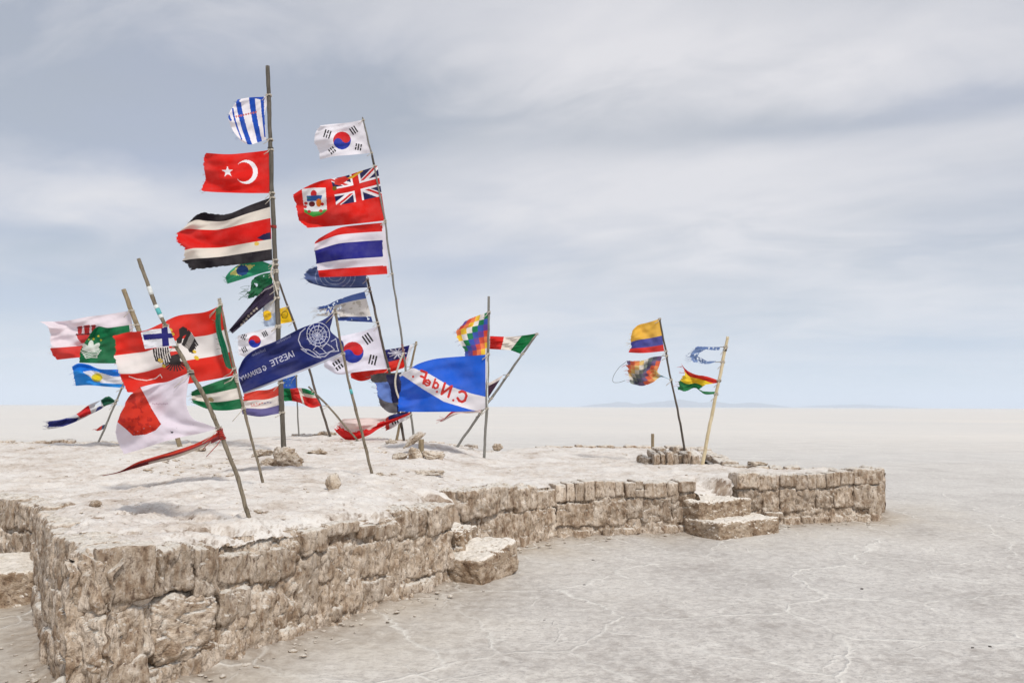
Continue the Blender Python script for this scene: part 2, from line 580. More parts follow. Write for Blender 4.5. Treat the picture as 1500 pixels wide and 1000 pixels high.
# ------------------------------------------------------------------ outline of the platform (world, on its top)
P_A = on_top(137, 812)          # near corner
P_B = on_top(662, 742)          # end of the long front face
P_C = on_top(676, 726)          # start of the middle face, behind the stair gap
P_D = on_top(815, 711)
P_E = on_top(1016, 706)
P_F = on_top(1076, 701)
P_G = on_top(1286, 697)
P_H = on_top(1290, 687)
P_L1 = on_top(76, 779)
P_L2 = on_top(48, 738)
P_L3 = on_top(-110, 716)
notch1 = [on_top(655, 722), on_top(664, 718)]
notch2 = [on_top(1024, 696), on_top(1062, 693)]
back = [on_top(*p) for p in [(1100, 684), (1036, 680), (1034, 668), (1032, 655), (900, 654), (785, 654), (700, 655), (640, 648), (540, 640),
                             (440, 637), (330, 643), (200, 648), (80, 646), (-60, 645), (-260, 650)]]
OUT = [P_A, P_B, P_C, P_D, P_E, P_F, P_G, P_H, *back, on_top(-300, 690), P_L3, P_L2, P_L1]
OUT2 = np.array([p[:2] for p in OUT])


def poly_dist(x, y, poly):
    """signed distance to a closed polygon: negative inside"""
    p = np.stack([x, y], 1)
    d = np.full(len(x), 1e9)
    ins = np.zeros(len(x), bool)
    n = len(poly)
    for i in range(n):
        a, b = poly[i], poly[(i + 1) % n]
        e = b - a
        w = p - a
        t = np.clip((w @ e) / (e @ e), 0, 1)
        d = np.minimum(d, np.linalg.norm(w - t[:, None] * e, axis=1))
        c = (a[1] > p[:, 1]) != (b[1] > p[:, 1])
        xi = a[0] + (p[:, 1] - a[1]) / (b[1] - a[1] + 1e-12) * (b[0] - a[0])
        ins ^= c & (p[:, 0] < xi)
    return np.where(ins, -d, d)


# ------------------------------------------------------------------ ground
def build_ground():
    th = np.concatenate([np.linspace(-math.pi, -0.72, 40)[:-1], np.linspace(-0.72, 0.72, 620), np.linspace(0.72, math.pi, 40)[1:]])
    r = [0.0, 0.6, 1.2, 1.8, 2.4]
    while r[-1] < 16:
        r.append(r[-1] * 1.0075)
    while r[-1] < 12000:
        r.append(r[-1] * 1.06)
    r = np.array(r)
    T, Rr = np.meshgrid(th, r, indexing='ij')
    x, y = (Rr * np.sin(T)).ravel(), (Rr * np.cos(T)).ravel()
    rr = Rr.ravel()
    fade = 1 - sstep(11, 15.5, rr)
    p = np.stack([x, y, np.zeros_like(x)], 1)
    z = np.zeros(len(x))
    k = fade > 0
    sd = np.full(len(x), 50.0)
    near = rr < 30
    sd[near] = poly_dist(x[near], y[near], OUT2)
    z[k] = fade[k] * (0.010 * fbm(p[k] * 1.3, 3, seed=3) + 0.007 * fbm(p[k] * 7.0, 3, seed=5))
    bank = np.exp(-np.clip(sd, 0, 9) / 0.13)
    q = near & (sd > -0.3)
    z[q] += bank[q] * (0.022 + 0.035 * fbm(p[q] * 5.0, 3, seed=9)) * (sd[q] > -0.3)
    f = grid_faces(len(th), len(r))
    f = f[:, ::-1]
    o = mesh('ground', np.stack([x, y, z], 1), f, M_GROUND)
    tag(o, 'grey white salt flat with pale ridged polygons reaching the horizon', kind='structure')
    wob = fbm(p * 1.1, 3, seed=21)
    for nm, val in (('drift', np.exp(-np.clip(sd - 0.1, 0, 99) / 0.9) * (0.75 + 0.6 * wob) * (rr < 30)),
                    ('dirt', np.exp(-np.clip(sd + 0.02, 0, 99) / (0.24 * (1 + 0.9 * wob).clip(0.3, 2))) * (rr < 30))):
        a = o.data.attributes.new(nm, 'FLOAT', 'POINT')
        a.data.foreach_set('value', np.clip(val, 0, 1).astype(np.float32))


build_ground()

# ------------------------------------------------------------------ top of the platform
PITS = [on_top(*p)[:2].tolist() + [r] for p, r in [((290, 772), 0.09), ((315, 755), 0.11), ((255, 762), 0.07), ((325, 770), 0.10),
        ((190, 778), 0.06), ((268, 752), 0.08), ((205, 752), 0.06), ((380, 748), 0.06), ((140, 760), 0.05), ((95, 748), 0.06), ((180, 755), 0.05)]]


FEET = [on_top(*p)[:2].tolist() + [w, h] for p, w, h in [((416, 664), .45, .07), ((546, 698), .16, .035), ((366, 763), .11, .025), ((386, 710), .14, .03), ((265, 659), .3, .05),
        ((600, 655), .7, .07), ((484, 642), .5, .07), ((709, 676), .22, .04), ((667, 659), .35, .04), ((1028, 684), .22, .03), ((143, 651), .3, .04), ((438, 641), .4, .04)]]


def ramp(x, y, a, b, length, drop):
    """how far the crust slopes down to the stair between a and b"""
    e = (b - a)[:2]
    L = np.linalg.norm(e)
    t = e / L
    n = np.array([-t[1], t[0]])
    s = (x - a[0]) * t[0] + (y - a[1]) * t[1]
    q = (x - a[0]) * n[0] + (y - a[1]) * n[1]
    return drop * sstep(length, 0.02, q) * sstep(0.0, 0.16, s) * sstep(L, L - 0.16, s) * (q > -0.3)


def top_z(x, y):
    p = np.stack([x, y, np.zeros_like(x)], 1)
    z = top_h(x, y) + 0.026 * fbm(p * 0.7, 2, seed=31) + 0.024 * fbm(p * 2.6, 3, seed=33) + 0.014 * fbm(p * 11.0, 3, seed=35)
    z -= 0.020 * np.clip(fbm(p * 5.0, 3, seed=37) - 0.25, 0, 1)
    t = fbm(p * 2.2, 4, gain=0.6, seed=43) * 5.0                     # crust lifts in thin plates
    z += 0.011 * (np.floor(t) + sstep(0.75, 1.0, t - np.floor(t)) - t * 0.6)
    z -= ramp(x, y, P_B, P_C, 0.55, 0.36) + ramp(x, y, P_E, P_F, 0.9, 0.25)
    for (a, b, w_, h_) in FEET:
        z += h_ * np.exp(-((x - a) ** 2 + (y - b) ** 2) / w_ ** 2)
    for (a, b, r) in PITS:
        z -= 0.07 * np.exp(-(((x - a) / r) ** 2 + ((y - b) / (r * 0.8)) ** 2) ** 2)
    return z


def build_top():
    ys = [4.2]
    while ys[-1] < 22:
        ys.append(ys[-1] * 1.0048)
    ys = np.array(ys)
    sl = np.linspace(-0.95, 0.52, 560)
    SL, Y = np.meshgrid(sl, ys, indexing='ij')
    x, y = (SL * Y).ravel(), Y.ravel()
    sd = poly_dist(x, y, OUT2)
    wob = 0.03 * fbm(np.stack([x, y, 0 * x], 1) * 6.0, 3, seed=41)
    z = top_z(x, y)
    gap = ramp(x, y, P_B, P_C, 0.55, 1.0) + ramp(x, y, P_E, P_F, 0.85, 1.0)
    z -= (0.030 * sstep(-0.30, -0.05, sd + wob) + 0.07 * sstep(-0.13, 0.0, sd + wob)) * (1 - 0.8 * np.clip(gap, 0, 1))
    f = grid_faces(len(sl), len(ys))
    lim = -0.03 + 0.05 * (gap > 0.3)
    keep = (sd[f] < lim[f]).any(1)
    f = f[keep][:, ::-1]
    out_v = np.unique(f)
    out_v = out_v[sd[out_v] > lim[out_v]]                 # bring the rim vertices back onto the outline
    e = 1e-3
    gx = (poly_dist(x[out_v] + e, y[out_v], OUT2) - sd[out_v]) / e
    gy = (poly_dist(x[out_v], y[out_v] + e, OUT2) - sd[out_v]) / e
    mv = sd[out_v] - lim[out_v]
    x[out_v] -= gx * mv
    y[out_v] -= gy * mv
    used = np.unique(f)
    remap = np.full(len(x), -1)
    remap[used] = np.arange(len(used))
    # turn so that normals look up
    v = np.stack([x, y, z], 1)[used]
    f = remap[f]
    a, b, c = v[f[0, 0]], v[f[0, 1]], v[f[0, 2]]
    if np.cross(b - a, c - a)[2] < 0:
        f = f[:, ::-1]
    o = mesh('platform_ground', v, f, M_CRUST)
    tag(o, 'uneven white salt crust on top of the low walled platform', kind='structure')


build_top()

# ------------------------------------------------------------------ salt blocks
def rough_box(hx, hy, hz, res, rnd, seed, amp=1.0, skip_back=False, layers=1.0, axis=0):
    """rounded, eroded block: half sizes, vertex spacing, corner radius"""
    n = [max(2, int(round(2 * h / res)) + 1) for h in (hx, hy, hz)]
    H = np.array([hx, hy, hz])
    V, Fq, o = [], [], 0
    for ax in range(3):
        b, c = (ax + 1) % 3, (ax + 2) % 3
        B, C = np.meshgrid(np.linspace(-H[b], H[b], n[b]), np.linspace(-H[c], H[c], n[c]), indexing='ij')
        for sgn in (-1, 1):
            if skip_back and ax == 1 and sgn == 1:
                continue
            P = np.zeros((B.size, 3))
            P[:, ax] = sgn * H[ax]
            P[:, b] = B.ravel()
            P[:, c] = C.ravel()
            q = grid_faces(n[b], n[c])
            V.append(P)
            Fq.append((q if sgn > 0 else q[:, ::-1]) + o)
            o += len(P)
    V, Fq = np.concatenate(V), np.concatenate(Fq)
    key = np.round(V / 1e-5).astype(np.int64)
    _, idx, inv = np.unique(key, axis=0, return_index=True, return_inverse=True)
    V, Fq = V[idx], inv.reshape(-1)[Fq]
    rr = np.minimum(rnd, 0.9 * H.min())
    core = np.clip(V, -(H - rr), H - rr)
    d = V - core
    L = np.linalg.norm(d, axis=1)
    nrm = np.where(L[:, None] > 1e-6, d / (L[:, None] + 1e-9), np.sign(V) * (np.abs(V) >= H - 1e-6))
    nrm /= np.linalg.norm(nrm, axis=1)[:, None] + 1e-9
    V = core + nrm * np.minimum(L, rr)[:, None]
    g = V + seed * 3.17
    s = min(hx, hz, 0.16) / 0.16
    st = np.array([3.0, 3.0, 3.0])
    st[axis] = 20.0
    disp = amp * s * (0.034 * fbm(g * 4.0, 2, seed=51) + 0.020 * fbm(g * 11.0, 3, seed=53)
                      + layers * 0.012 * fbm(g * st, 2, seed=57) - 0.034 * np.clip(perlin(g * (10.0 + 0.8 * st), 63) - 0.22, 0, 1) - 0.022 * np.clip(1 - np.abs(perlin(g * (4.0 + 0.28 * st[[0, 1, 2]]) + 0.9, 65)) / 0.07, 0, 1) - 0.022 * np.clip(perlin(g * 17.0, 59) - 0.28, 0, 1) - 0.018 * np.clip(perlin(g * 34.0, 61) - 0.25, 0, 1))
    return V + nrm * disp[:, None], Fq


def wall(label, A, B, hA, hB, rects=(), courses=(), res=0.014, skip=(), out_shift=0.0, core_depth=0.35, base_flare=0.045, seed=1, core_res=None, group='salt block walls', rear=False):
    """wall along A->B (outer face on the right-hand side of A->B), built of a recessed worn core and separate salt blocks"""
    A, B = np.array(A[:2]), np.array(B[:2])
    e = B - A
    L = float(np.linalg.norm(e))
    t = e / L
    ang = math.atan2(t[1], t[0])
    root = empty('salt_wall', (A[0], A[1], 0), label, 'wall', group, ang)
    # local frame: x along, -y outwards, z up
    cres = core_res or res
    ns, nz = int(L / cres) + 2, int(0.9 / cres) + 2
    s = np.linspace(-0.04, L + 0.04, ns)
    q = np.linspace(0, 1, nz)
    SS, Q = np.meshgrid(s, q, indexing='ij')
    SS, Q = SS.ravel(), Q.ravel()
    hh = hA + (hB - hA) * SS / L - 0.015
    wrap = 0.82                                     # share of the grid that is the face; the rest folds back over the top
    zf = np.where(Q < wrap, (Q / wrap) * (hh + 0.06) - 0.06, hh)
    yb = np.where(Q < wrap, 0.0, (Q - wrap) / (1 - wrap) * core_depth)
    g = np.stack([SS + seed * 7.3, yb, zf], 1)
    d = 0.022 + 0.040 * fbm(g * 2.6, 3, seed=71) + 0.026 * fbm(g * 9.0, 3, seed=73) + 0.018 * fbm(g * np.array([26, 5, 4.0]), 3, seed=75) + 0.03 * np.clip(perlin(g * np.array([30, 30, 11.0]), 83) - 0.2, 0, 1) \
        + 0.03 * np.clip(perlin(g * 14.0, 77) - 0.2, 0, 1) + 0.022 * np.clip(1 - np.abs(perlin(g * np.array([10, 10, 5.0]), 85)) / 0.07, 0, 1)
    zz = zf.copy()
    flare = base_flare * np.exp(-np.clip(zf, 0, 2) / 0.09) * (0.6 + 0.9 * fbm(g * 4.5, 3, seed=79))
    d = d - flare
    if seed == 1:
        d = d + 0.055 * sstep(1.05, 0.85, SS) * (zf > 0.12)
    ends = 0.12 * (sstep(0.10, -0.04, SS) + sstep(L - 0.10, L + 0.04, SS))
    topr = 0.05 * sstep(0.10, 0.0, hh - zf)
    yy = np.where(Q < wrap, d + topr + ends * 0.5, np.maximum(yb + 0.02, d + topr))
    zz = np.where(Q >= wrap, hh - 0.03 + 0.018 * fbm(g * 8.0, 3, seed=81) - ends * 0.2 - 0.08 * sstep(0.55, 1.0, yb / core_depth), zf - ends * 0.15 * (zf > 0.3))
    fold = Q >= wrap
    SS = np.where(fold, np.clip(SS, 0.16, L - 0.16), SS)
    zz = np.where(fold, zz - 0.06 * (sstep(0.30, 0.16, SS) + sstep(L - 0.30, L - 0.16, SS)), zz)
    f = grid_faces(ns, nz)
    v = np.stack([SS, yy, zz], 1)
    mesh('wall_core', v, f, M_CORE, root)
    rear = rear or A[1] > 12.0 or B[0] < A[0] - 0.4
    k = 0

    def block(s0, s1, z0, z1, out, rnd=0.035, mat=None, amp=1.0, depth=0.16, tilt=0.0, layers=1.0, axis=0, r_=None):
        nonlocal k
        k += 1
        hx, hz = (s1 - s0) / 2, (z1 - z0) / 2
        vv, ff = rough_box(hx, depth, hz, r_ or res, rnd, seed * 13 + k * 1.7, amp, not rear, layers, axis)
        o = mesh('salt_block', vv, ff, mat or M_BLOCK, root)
        o.location = ((s0 + s1) / 2, depth - out * 0.62, (z0 + z1) / 2)
        o.rotation_euler = (random.uniform(-0.03, 0.03), tilt + random.uniform(-0.025, 0.025), random.uniform(-0.05, 0.05))
    for rc in rects:
        x0, y0, x1, y1 = rc[:4]
        kw = rc[4] if len(rc) > 4 else {}
        A3, B3 = np.array([*A, 0]), np.array([*B, 0])
        xm, ym = (x0 + x1) / 2, (y0 + y1) / 2
        s0, _ = on_face(x0, ym, A3, B3)
        s1, _ = on_face(x1, ym, A3, B3)
        _, z1 = on_face(xm, y0, A3, B3)
        _, z0 = on_face(xm, y1, A3, B3)
        block(s0, s1, z0, z1, kw.pop('out', 0.02), **kw)
    for (z0, z1, wmin, wmax, out, jit, kw) in courses:
        x = random.uniform(-0.02, 0.03)
        while x < L - wmin * 0.6:
            w = random.uniform(wmin, wmax)
            w = min(w, L - x + 0.03)
            mid = x + w / 2
            if not any(a < mid < b and (len(rg) < 3 or z0 < rg[2]) for rg in skip for a, b in [rg[:2]]):
                hh = (hA + (hB - hA) * mid / L)
                block(x, x + w - random.uniform(0.004, 0.016), z0 * hh + random.uniform(-2 * jit, 1.6 * jit), z1 * hh + random.uniform(-jit, jit) * (1 if z1 < 1 else 1.4),
                      out + random.uniform(-0.035, 0.03), rnd=random.uniform(0.02, 0.045), **kw)
            x += w
    return root


def top_of(p):
    return float(top_h(p[0], p[1]))


# long front face, from the near corner to the stair gap
wall('long front wall of eroded salt blocks under the flags, widest blocks at its near corner', P_A, P_B, top_of(P_A), top_of(P_B),
     rects=[(139, 808, 222, 892, dict(out=0.045, rnd=0.05, layers=0.3)), (137, 889, 223, 976, dict(out=0.075, rnd=0.05, layers=0.3, depth=0.2)),
            (228, 803, 286, 868, dict(out=0.03, layers=1.6)), (286, 801, 322, 871, dict(out=0.045, layers=2.2, rnd=0.025)),
            (222, 869, 318, 966, dict(out=0.055, rnd=0.07, layers=0.8, mat=M_BLOCK_H, axis=2)),
            (323, 812, 370, 858, dict(out=0.0, rnd=0.04)), (322, 860, 366, 914, dict(out=0.01, rnd=0.045)),
            (366, 868, 414, 958, dict(out=0.02, rnd=0.06)), (330, 915, 366, 962, dict(out=0.0, rnd=0.05)),
            (368, 800, 440, 850, dict(out=0.005, layers=1.5)), (410, 915, 452, 945, dict(out=0.03, rnd=0.05)),
            (443, 775, 478, 812, dict(out=0.07, rnd=0.03)), (476, 765, 500, 783, dict(out=0.05, rnd=0.025)), (500, 762, 524, 782, dict(out=0.05, rnd=0.025)),
            (524, 768, 550, 786, dict(out=0.045, rnd=0.02)), (550, 765, 582, 790, dict(out=0.03)), (440, 812, 470, 900, dict(out=0.0, rnd=0.04)),
            (470, 800, 520, 850, dict(out=-0.005)), (520, 795, 572, 846, dict(out=0.0)), (475, 850, 530, 898, dict(out=0.01)), (530, 846, 586, 880, dict(out=0.005)),
            (572, 790, 625, 850, dict(out=0.01, layers=1.8)), (585, 745, 625, 788, dict(out=0.04)), (624, 740, 664, 780, dict(out=0.06, rnd=0.03)),
            (624, 780, 664, 838, dict(out=0.03, layers=1.8)), (590, 850, 640, 868, dict(out=0.02))],
     courses=[(-0.02, 0.17, 0.14, 0.30, 0.015, 0.02, dict(amp=1.2))], res=0.0105, seed=1, base_flare=0.05)
# the near end, facing away to the side
wall('weathered end wall in thin upright layers around the near platform corner', P_L1, P_A, top_of(P_L1), top_of(P_A),
     courses=[(0.62, 1.0, 0.10, 0.20, 0.0, 0.03, dict(layers=2.4)), (0.28, 0.62, 0.13, 0.26, 0.0, 0.03, dict(layers=2.4)), (-0.02, 0.28, 0.14, 0.28, 0.02, 0.02, dict(layers=2.0))],
     res=0.012, seed=2)
wall('short side wall of salt blocks joining the recessed wall to the near end wall', P_L2, P_L1, top_of(P_L2), top_of(P_L1),
     courses=[(0.60, 1.0, 0.14, 0.28, 0.0, 0.02, {}), (0.25, 0.60, 0.16, 0.30, 0.0, 0.02, {}), (-0.02, 0.25, 0.16, 0.3, 0.02, 0.02, {})], res=0.016, seed=3)
wall('recessed wall of salt blocks rising behind the step with smooth white top', P_L3, P_L2, top_of(P_L3), top_of(P_L2),
     courses=[(0.58, 1.0, 0.16, 0.32, 0.0, 0.02, {}), (-0.02, 0.58, 0.18, 0.32, 0.0, 0.02, {})], res=0.018, seed=4)
# return of the front wall in the stair gap, then the middle face
wall('middle wall of salt slabs bending in between the two stairs', P_C, P_D, top_of(P_C), top_of(P_D),
     rects=[(672, 717, 716, 760, dict(out=0.10, rnd=0.02, layers=0.5, depth=0.22)), (704, 714, 732, 752, dict(out=0.05, rnd=0.02)), (731, 712, 758, 745, dict(out=0.045, layers=2, rnd=0.02)),
            (757, 714, 788, 748, dict(out=0.02, layers=2)), (787, 718, 818, 745, dict(out=0.0, layers=2)),
            (700, 755, 735, 812, dict(out=0.0, layers=2.2)), (735, 750, 752, 815, dict(out=0.01, layers=2)), (751, 747, 785, 800, dict(out=0.0, layers=2)), (785, 746, 816, 790, dict(out=0.0, layers=2))],
     courses=[(-0.02, 0.16, 0.14, 0.3, 0.02, 0.015, dict(amp=1.2))], res=0.014, seed=6)
wall('straight middle wall with an upright top course of salt slabs', P_D, P_E, top_of(P_D), top_of(P_E),
     rects=[(814, 709, 830, 735, dict(out=0.03, rnd=0.02)), (830, 707, 842, 734, dict(out=0.04, rnd=0.018)), (842, 706, 856, 733, dict(out=0.035, rnd=0.02)), (856, 704, 870, 732, dict(out=0.045, rnd=0.018)),
            (870, 703, 884, 729, dict(out=0.05, rnd=0.02)), (884, 704, 900, 727, dict(out=0.04, rnd=0.02)), (900, 705, 914, 726, dict(out=0.045, rnd=0.02)), (915, 706, 931, 729, dict(out=0.06, rnd=0.025)),
            (931, 704, 942, 716, dict(out=0.03, rnd=0.02)), (931, 716, 944, 728, dict(out=0.02, rnd=0.02)), (944, 706, 976, 728, dict(out=0.06, rnd=0.025)), (976, 705, 994, 727, dict(out=0.03)), (993, 703, 1018, 720, dict(out=0.09, rnd=0.03)),
            (814, 737, 870, 770, dict(out=0.02, rnd=0.025)), (869, 733, 918, 769, dict(out=0.025, layers=1.7)), (918, 730, 945, 760, dict(out=-0.01)), (944, 729, 985, 764, dict(out=0.01)), (984, 722, 1020, 768, dict(out=0.0))],
     courses=[(-0.02, 0.15, 0.12, 0.3, 0.01, 0.015, dict(amp=1.3))], res=0.014, seed=7)
# the arm that ends in the open
wall('far arm wall of upright salt slabs ending in the open flat', P_F, P_G, top_of(P_F), top_of(P_G),
     rects=[(1078, 692, 1112, 716, dict(out=0.12, rnd=0.04)), (1112, 695, 1140, 718, dict(out=0.06, layers=2)), (1140, 694, 1166, 712, dict(out=0.08, rnd=0.03)), (1166, 694, 1182, 716, dict(out=0.04, layers=2, rnd=0.015)),
            (1182, 694, 1196, 716, dict(out=0.05, rnd=0.018)), (1196, 693, 1209, 714, dict(out=0.045, rnd=0.018)), (1209, 692, 1219, 713, dict(out=0.055, rnd=0.018)), (1219, 691, 1230, 712, dict(out=0.05, rnd=0.018)),
            (1230, 690, 1251, 709, dict(out=0.07, rnd=0.02)), (1250, 686, 1290, 709, dict(out=0.06, rnd=0.03)),
            (1082, 716, 1116, 748, dict(out=0.01, layers=2)), (1116, 716, 1142, 750, dict(out=0.02, layers=2)), (1142, 714, 1166, 750, dict(out=0.03, layers=2)), (1166, 716, 1196, 748, dict(out=0.015, layers=1.6)),
            (1196, 715, 1222, 745, dict(out=0.02, layers=1.6)), (1222, 713, 1250, 742, dict(out=0.03, layers=2)), (1250, 708, 1274, 744, dict(out=0.05, rnd=0.03)), (1272, 709, 1290, 760, dict(out=0.04, rnd=0.03)),
            (1120, 749, 1146, 761, dict(out=0.08, rnd=0.03))],
     courses=[(-0.02, 0.17, 0.12, 0.3, 0.025, 0.015, dict(amp=1.3))], res=0.014, seed=8)
wall('short end wall of the far arm facing the empty flat', P_G, P_H, top_of(P_G), top_of(P_H),
     courses=[(0.6, 1.02, 0.16, 0.3, 0.04, 0.02, {}), (0.2, 0.6, 0.16, 0.3, 0.03, 0.02, {}), (-0.02, 0.2, 0.16, 0.3, 0.02, 0.02, {})], res=0.02, seed=9)
wall('back edge of the far arm, a thin dark line of salt slabs', P_H, back[0], top_of(P_H), top_of(back[0]),
     courses=[(0.5, 1.04, 0.2, 0.4, 0.0, 0.015, {}), (-0.02, 0.5, 0.2, 0.4, 0.0, 0.015, {})], res=0.03, seed=10)
for (a, b, sd_, lab) in [(back[3], back[5], 11, 'rear edge of low salt slabs running up to the raised plinth'),
                         (back[11], back[14], 12, 'rear edge of dark crumbling salt slabs behind the wind torn strip flag'),
                         (back[6], back[9], 13, 'rear edge of rubbly salt slabs behind the tallest pole and rubble')]:
    wall(lab, a, b, top_of(a) + 0.02, top_of(b) + 0.02, courses=[(0.72, 1.03, 0.16, 0.45, 0.02, 0.02, dict(r_=0.03))], res=0.05, seed=sd_)
wall('low edge of salt slabs running back from the far arm to the plinth', back[0], back[3], top_of(back[0]), top_of(back[3]),
     courses=[(0.6, 1.0, 0.2, 0.4, 0.0, 0.02, dict(r_=0.03))], res=0.04, seed=14)


# ------------------------------------------------------------------ steps and plinth
def step_block(cx, cy, z0, sx_, sy_, h, yaw, label, seed, res=0.014, rnd=0.05, amp=1.0, mat=None, tilt=0.0):
    root = empty('salt_step', (cx, cy, z0), label, 'step', 'salt block steps', yaw)
    v, f = rough_box(sx_ / 2, sy_ / 2, h / 2 + 0.03, res, rnd, seed, amp, False, 0.6, 2)
    v = v @ np.array(Matrix.Rotation(tilt, 3, 'X')).T
    v[:, 2] += h / 2 - 0.03 + 0.3 * sy_ * abs(tilt)
    mesh('salt_block', v, f, mat or M_STEP, root)
    return root


step_block(-0.31, 8.10, 0.0, 0.48, 0.70, 0.25, math.radians(-30), 'single leaning salt step with a bright white top in the front stair gap', 3.1, 0.012, 0.03, 0.55, tilt=0.17)
step_block(-0.60, 8.35, 0.0, 0.40, 0.60, 0.44, math.radians(-12), 'small upper step with white crust tucked into the front stair gap', 4.7, 0.014)
step_block(2.66, 11.22, 0.0, 1.00, 0.66, 0.43, math.radians(33), 'upper salt step with thick white crust between the two far walls', 5.9, 0.014, 0.04, 0.7)
step_block(2.90, 10.92, 0.0, 1.14, 0.62, 0.21, math.radians(33), 'lower broad salt step with white crust between the two far walls', 6.3, 0.014, 0.04, 0.75)
q = on_plane(20, 892, 0.0)
step_block(q[0] - 0.22, q[1] + 0.52, 0.0, 1.00, 0.98, 0.28, math.radians(10), 'salt step with smooth white top in the recess beside the near end wall', 7.7, 0.014, 0.03, 0.5)

pl = on_top(992, 679)
plinth = empty('block_plinth', (pl[0], pl[1] + 0.45, top_of(pl)), 'raised plinth of upright salt slabs holding the yellow blue red flag pole', 'plinth')
PLH = 0.20
x = -0.40
i = 0
while x < 0.38:
    w = random.uniform(0.07, 0.17)
    for (yo, dp) in ((-0.22, 0.24), (0.24, 0.24)):
        i += 1
        hh = PLH * random.uniform(0.75, 1.15) + (0.03 if yo > 0 else 0)
        v, f = rough_box(w / 2, dp, hh / 2 + 0.05, 0.02, 0.035, 70 + i * 1.3, 1.9, False, 1.2, 0)
        o = mesh('salt_block', v, f, M_BLOCK, plinth)
        o.location = (x + w / 2, yo + random.uniform(-0.06, 0.06), hh / 2 - 0.05)
        o.rotation_euler = (random.uniform(-0.08, 0.08), random.uniform(-0.10, 0.10), random.uniform(-0.18, 0.18))
    x += w * 0.97
v, f = rough_box(0.12, 0.20, 0.08, 0.02, 0.06, 91, 2.2, False, 1.0, 0)
o = mesh('salt_block', v, f, M_BLOCK, plinth)
o.location = (-0.47, -0.05, 0.02)
o.rotation_euler = (0.1, 0.2, 0.4)

# ------------------------------------------------------------------ loose rocks
def rock(px, py, wpx, hpx, label, seed, rise=0.0, yaw=0.0, tilt=0.0, flat=0.8, mat=None, group='loose salt rocks', where='top', rnd=0.5, amp=1.6, sink=0.35):
    b = on_top(px, py) if where == 'top' else on_plane(px, py, 0.0)
    k = b[1] / F
    w, h = wpx * k, hpx * k
    r_ = np.random.default_rng(int(seed * 7) + 3)
    n = 20 if wpx > 16 else 12
    v, f = rough_box(1, 1, 1, 2.0 / n, 0.05, seed, 0.0)
    d = v / np.linalg.norm(v, axis=1)[:, None]
    pn = r_.normal(size=(11, 3)) * np.array([1, 1, 1.1])
    pn /= np.linalg.norm(pn, axis=1)[:, None]
    pn = np.concatenate([pn, [(0, 0, 1), (0, 0, -1), (1, 0, 0), (-1, 0, 0), (0, 1, 0), (0, -1, 0)]])
    ph = np.concatenate([0.55 + 0.40 * r_.random(11), [0.95] * 6])
    rad = (np.clip(d @ pn.T, 0.02, None) / ph) ** 14.0
    rad = rad.sum(1) ** (-1 / 14.0)
    rad = rad * (1 + amp * (0.11 * fbm(d * 1.9 + seed, 3, seed=101) + 0.07 * fbm(d * 6.0 + seed, 3, seed=103)))
    v = d * rad[:, None] / 0.9 * np.array([w / 2, w * flat / 2, h / 2 * (1 + sink)])
    rm = Matrix.Rotation(yaw, 3, 'Z') @ Matrix.Rotation(tilt, 3, 'Y')
    v = v @ np.array(rm).T
    o = mesh('salt_rock', v, f, mat or M_ROCK)
    o.location = (b[0], b[1] + w * flat * 0.35, b[2] + h / 2 * (1 - sink) + rise)
    return tag(o, label, 'rock', group)


ROCKS = [
    (418, 684, 42, 27, 'largest brown salt rock, wedged against the foot of the tallest pole', 1, dict(rnd=0.8)),
    (390, 683, 22, 13, 'flat reddish rock lying beside the largest brown salt rock', 2, {}),
    (385, 668, 32, 9, 'dark flat rocks ledge just behind the second bamboo pole foot', 5, {}),
    (487, 718, 21, 23, 'single upright tan stone standing alone on the bare crust', 3, dict(rnd=0.7, tilt=0.1)),
    (461, 666, 26, 7, 'long low tan rock between the tallest pole and the tilted slabs', 4, {}),
    (606, 664, 40, 11, 'long pale slab tilted up against the stick feet', 6, dict(tilt=-0.6, rise=0.16, flat=0.45, sink=0.0)),
    (606, 671, 22, 17, 'pale wedge shaped rock leaning under the tilted slab', 7, dict(rnd=0.7)),
    (586, 672, 22, 10, 'reddish brown rock at the low end of the tilted slab', 8, {}),
    (636, 673, 28, 12, 'dark pitted rock lying next to the short wood stub', 9, dict(rnd=0.8)),
    (628, 696, 36, 7, 'low brown pitted clod half sunk in the crust', 10, dict(rnd=0.9)),
    (477, 642, 24, 12, 'rounded pale rock under the sagging white and red flag', 11, dict(rnd=0.9)),
    (573, 652, 22, 8, 'brown flat rock behind the tilted slab', 14, {}),
    (556, 699, 18, 7, 'small brown clod at the foot of the navy banner pole', 15, dict(rnd=0.8)),
    (728, 659, 14, 9, 'squarish tan block on the rear edge beside the mast of the blue club flag', 16, {}),
    (288, 660, 22, 8, 'dark rock below the trailing tail of red cloth', 18, {}),
    (1110, 684, 28, 8, 'flat tan rock resting on the far arm', 20, dict(rnd=0.6)),
    (137, 742, 18, 9, 'dark edged clod with a hollow above the near corner', 24, {}),
    (376, 752, 14, 6, 'little brown stone beside the foot of the long bent pole', 25, {}),
]
for i, (px, py, w, h, lab, sd_, kw) in enumerate(ROCKS):
    rock(px, py, w, h, lab, sd_, yaw=random.uniform(-0.5, 0.5), **kw)

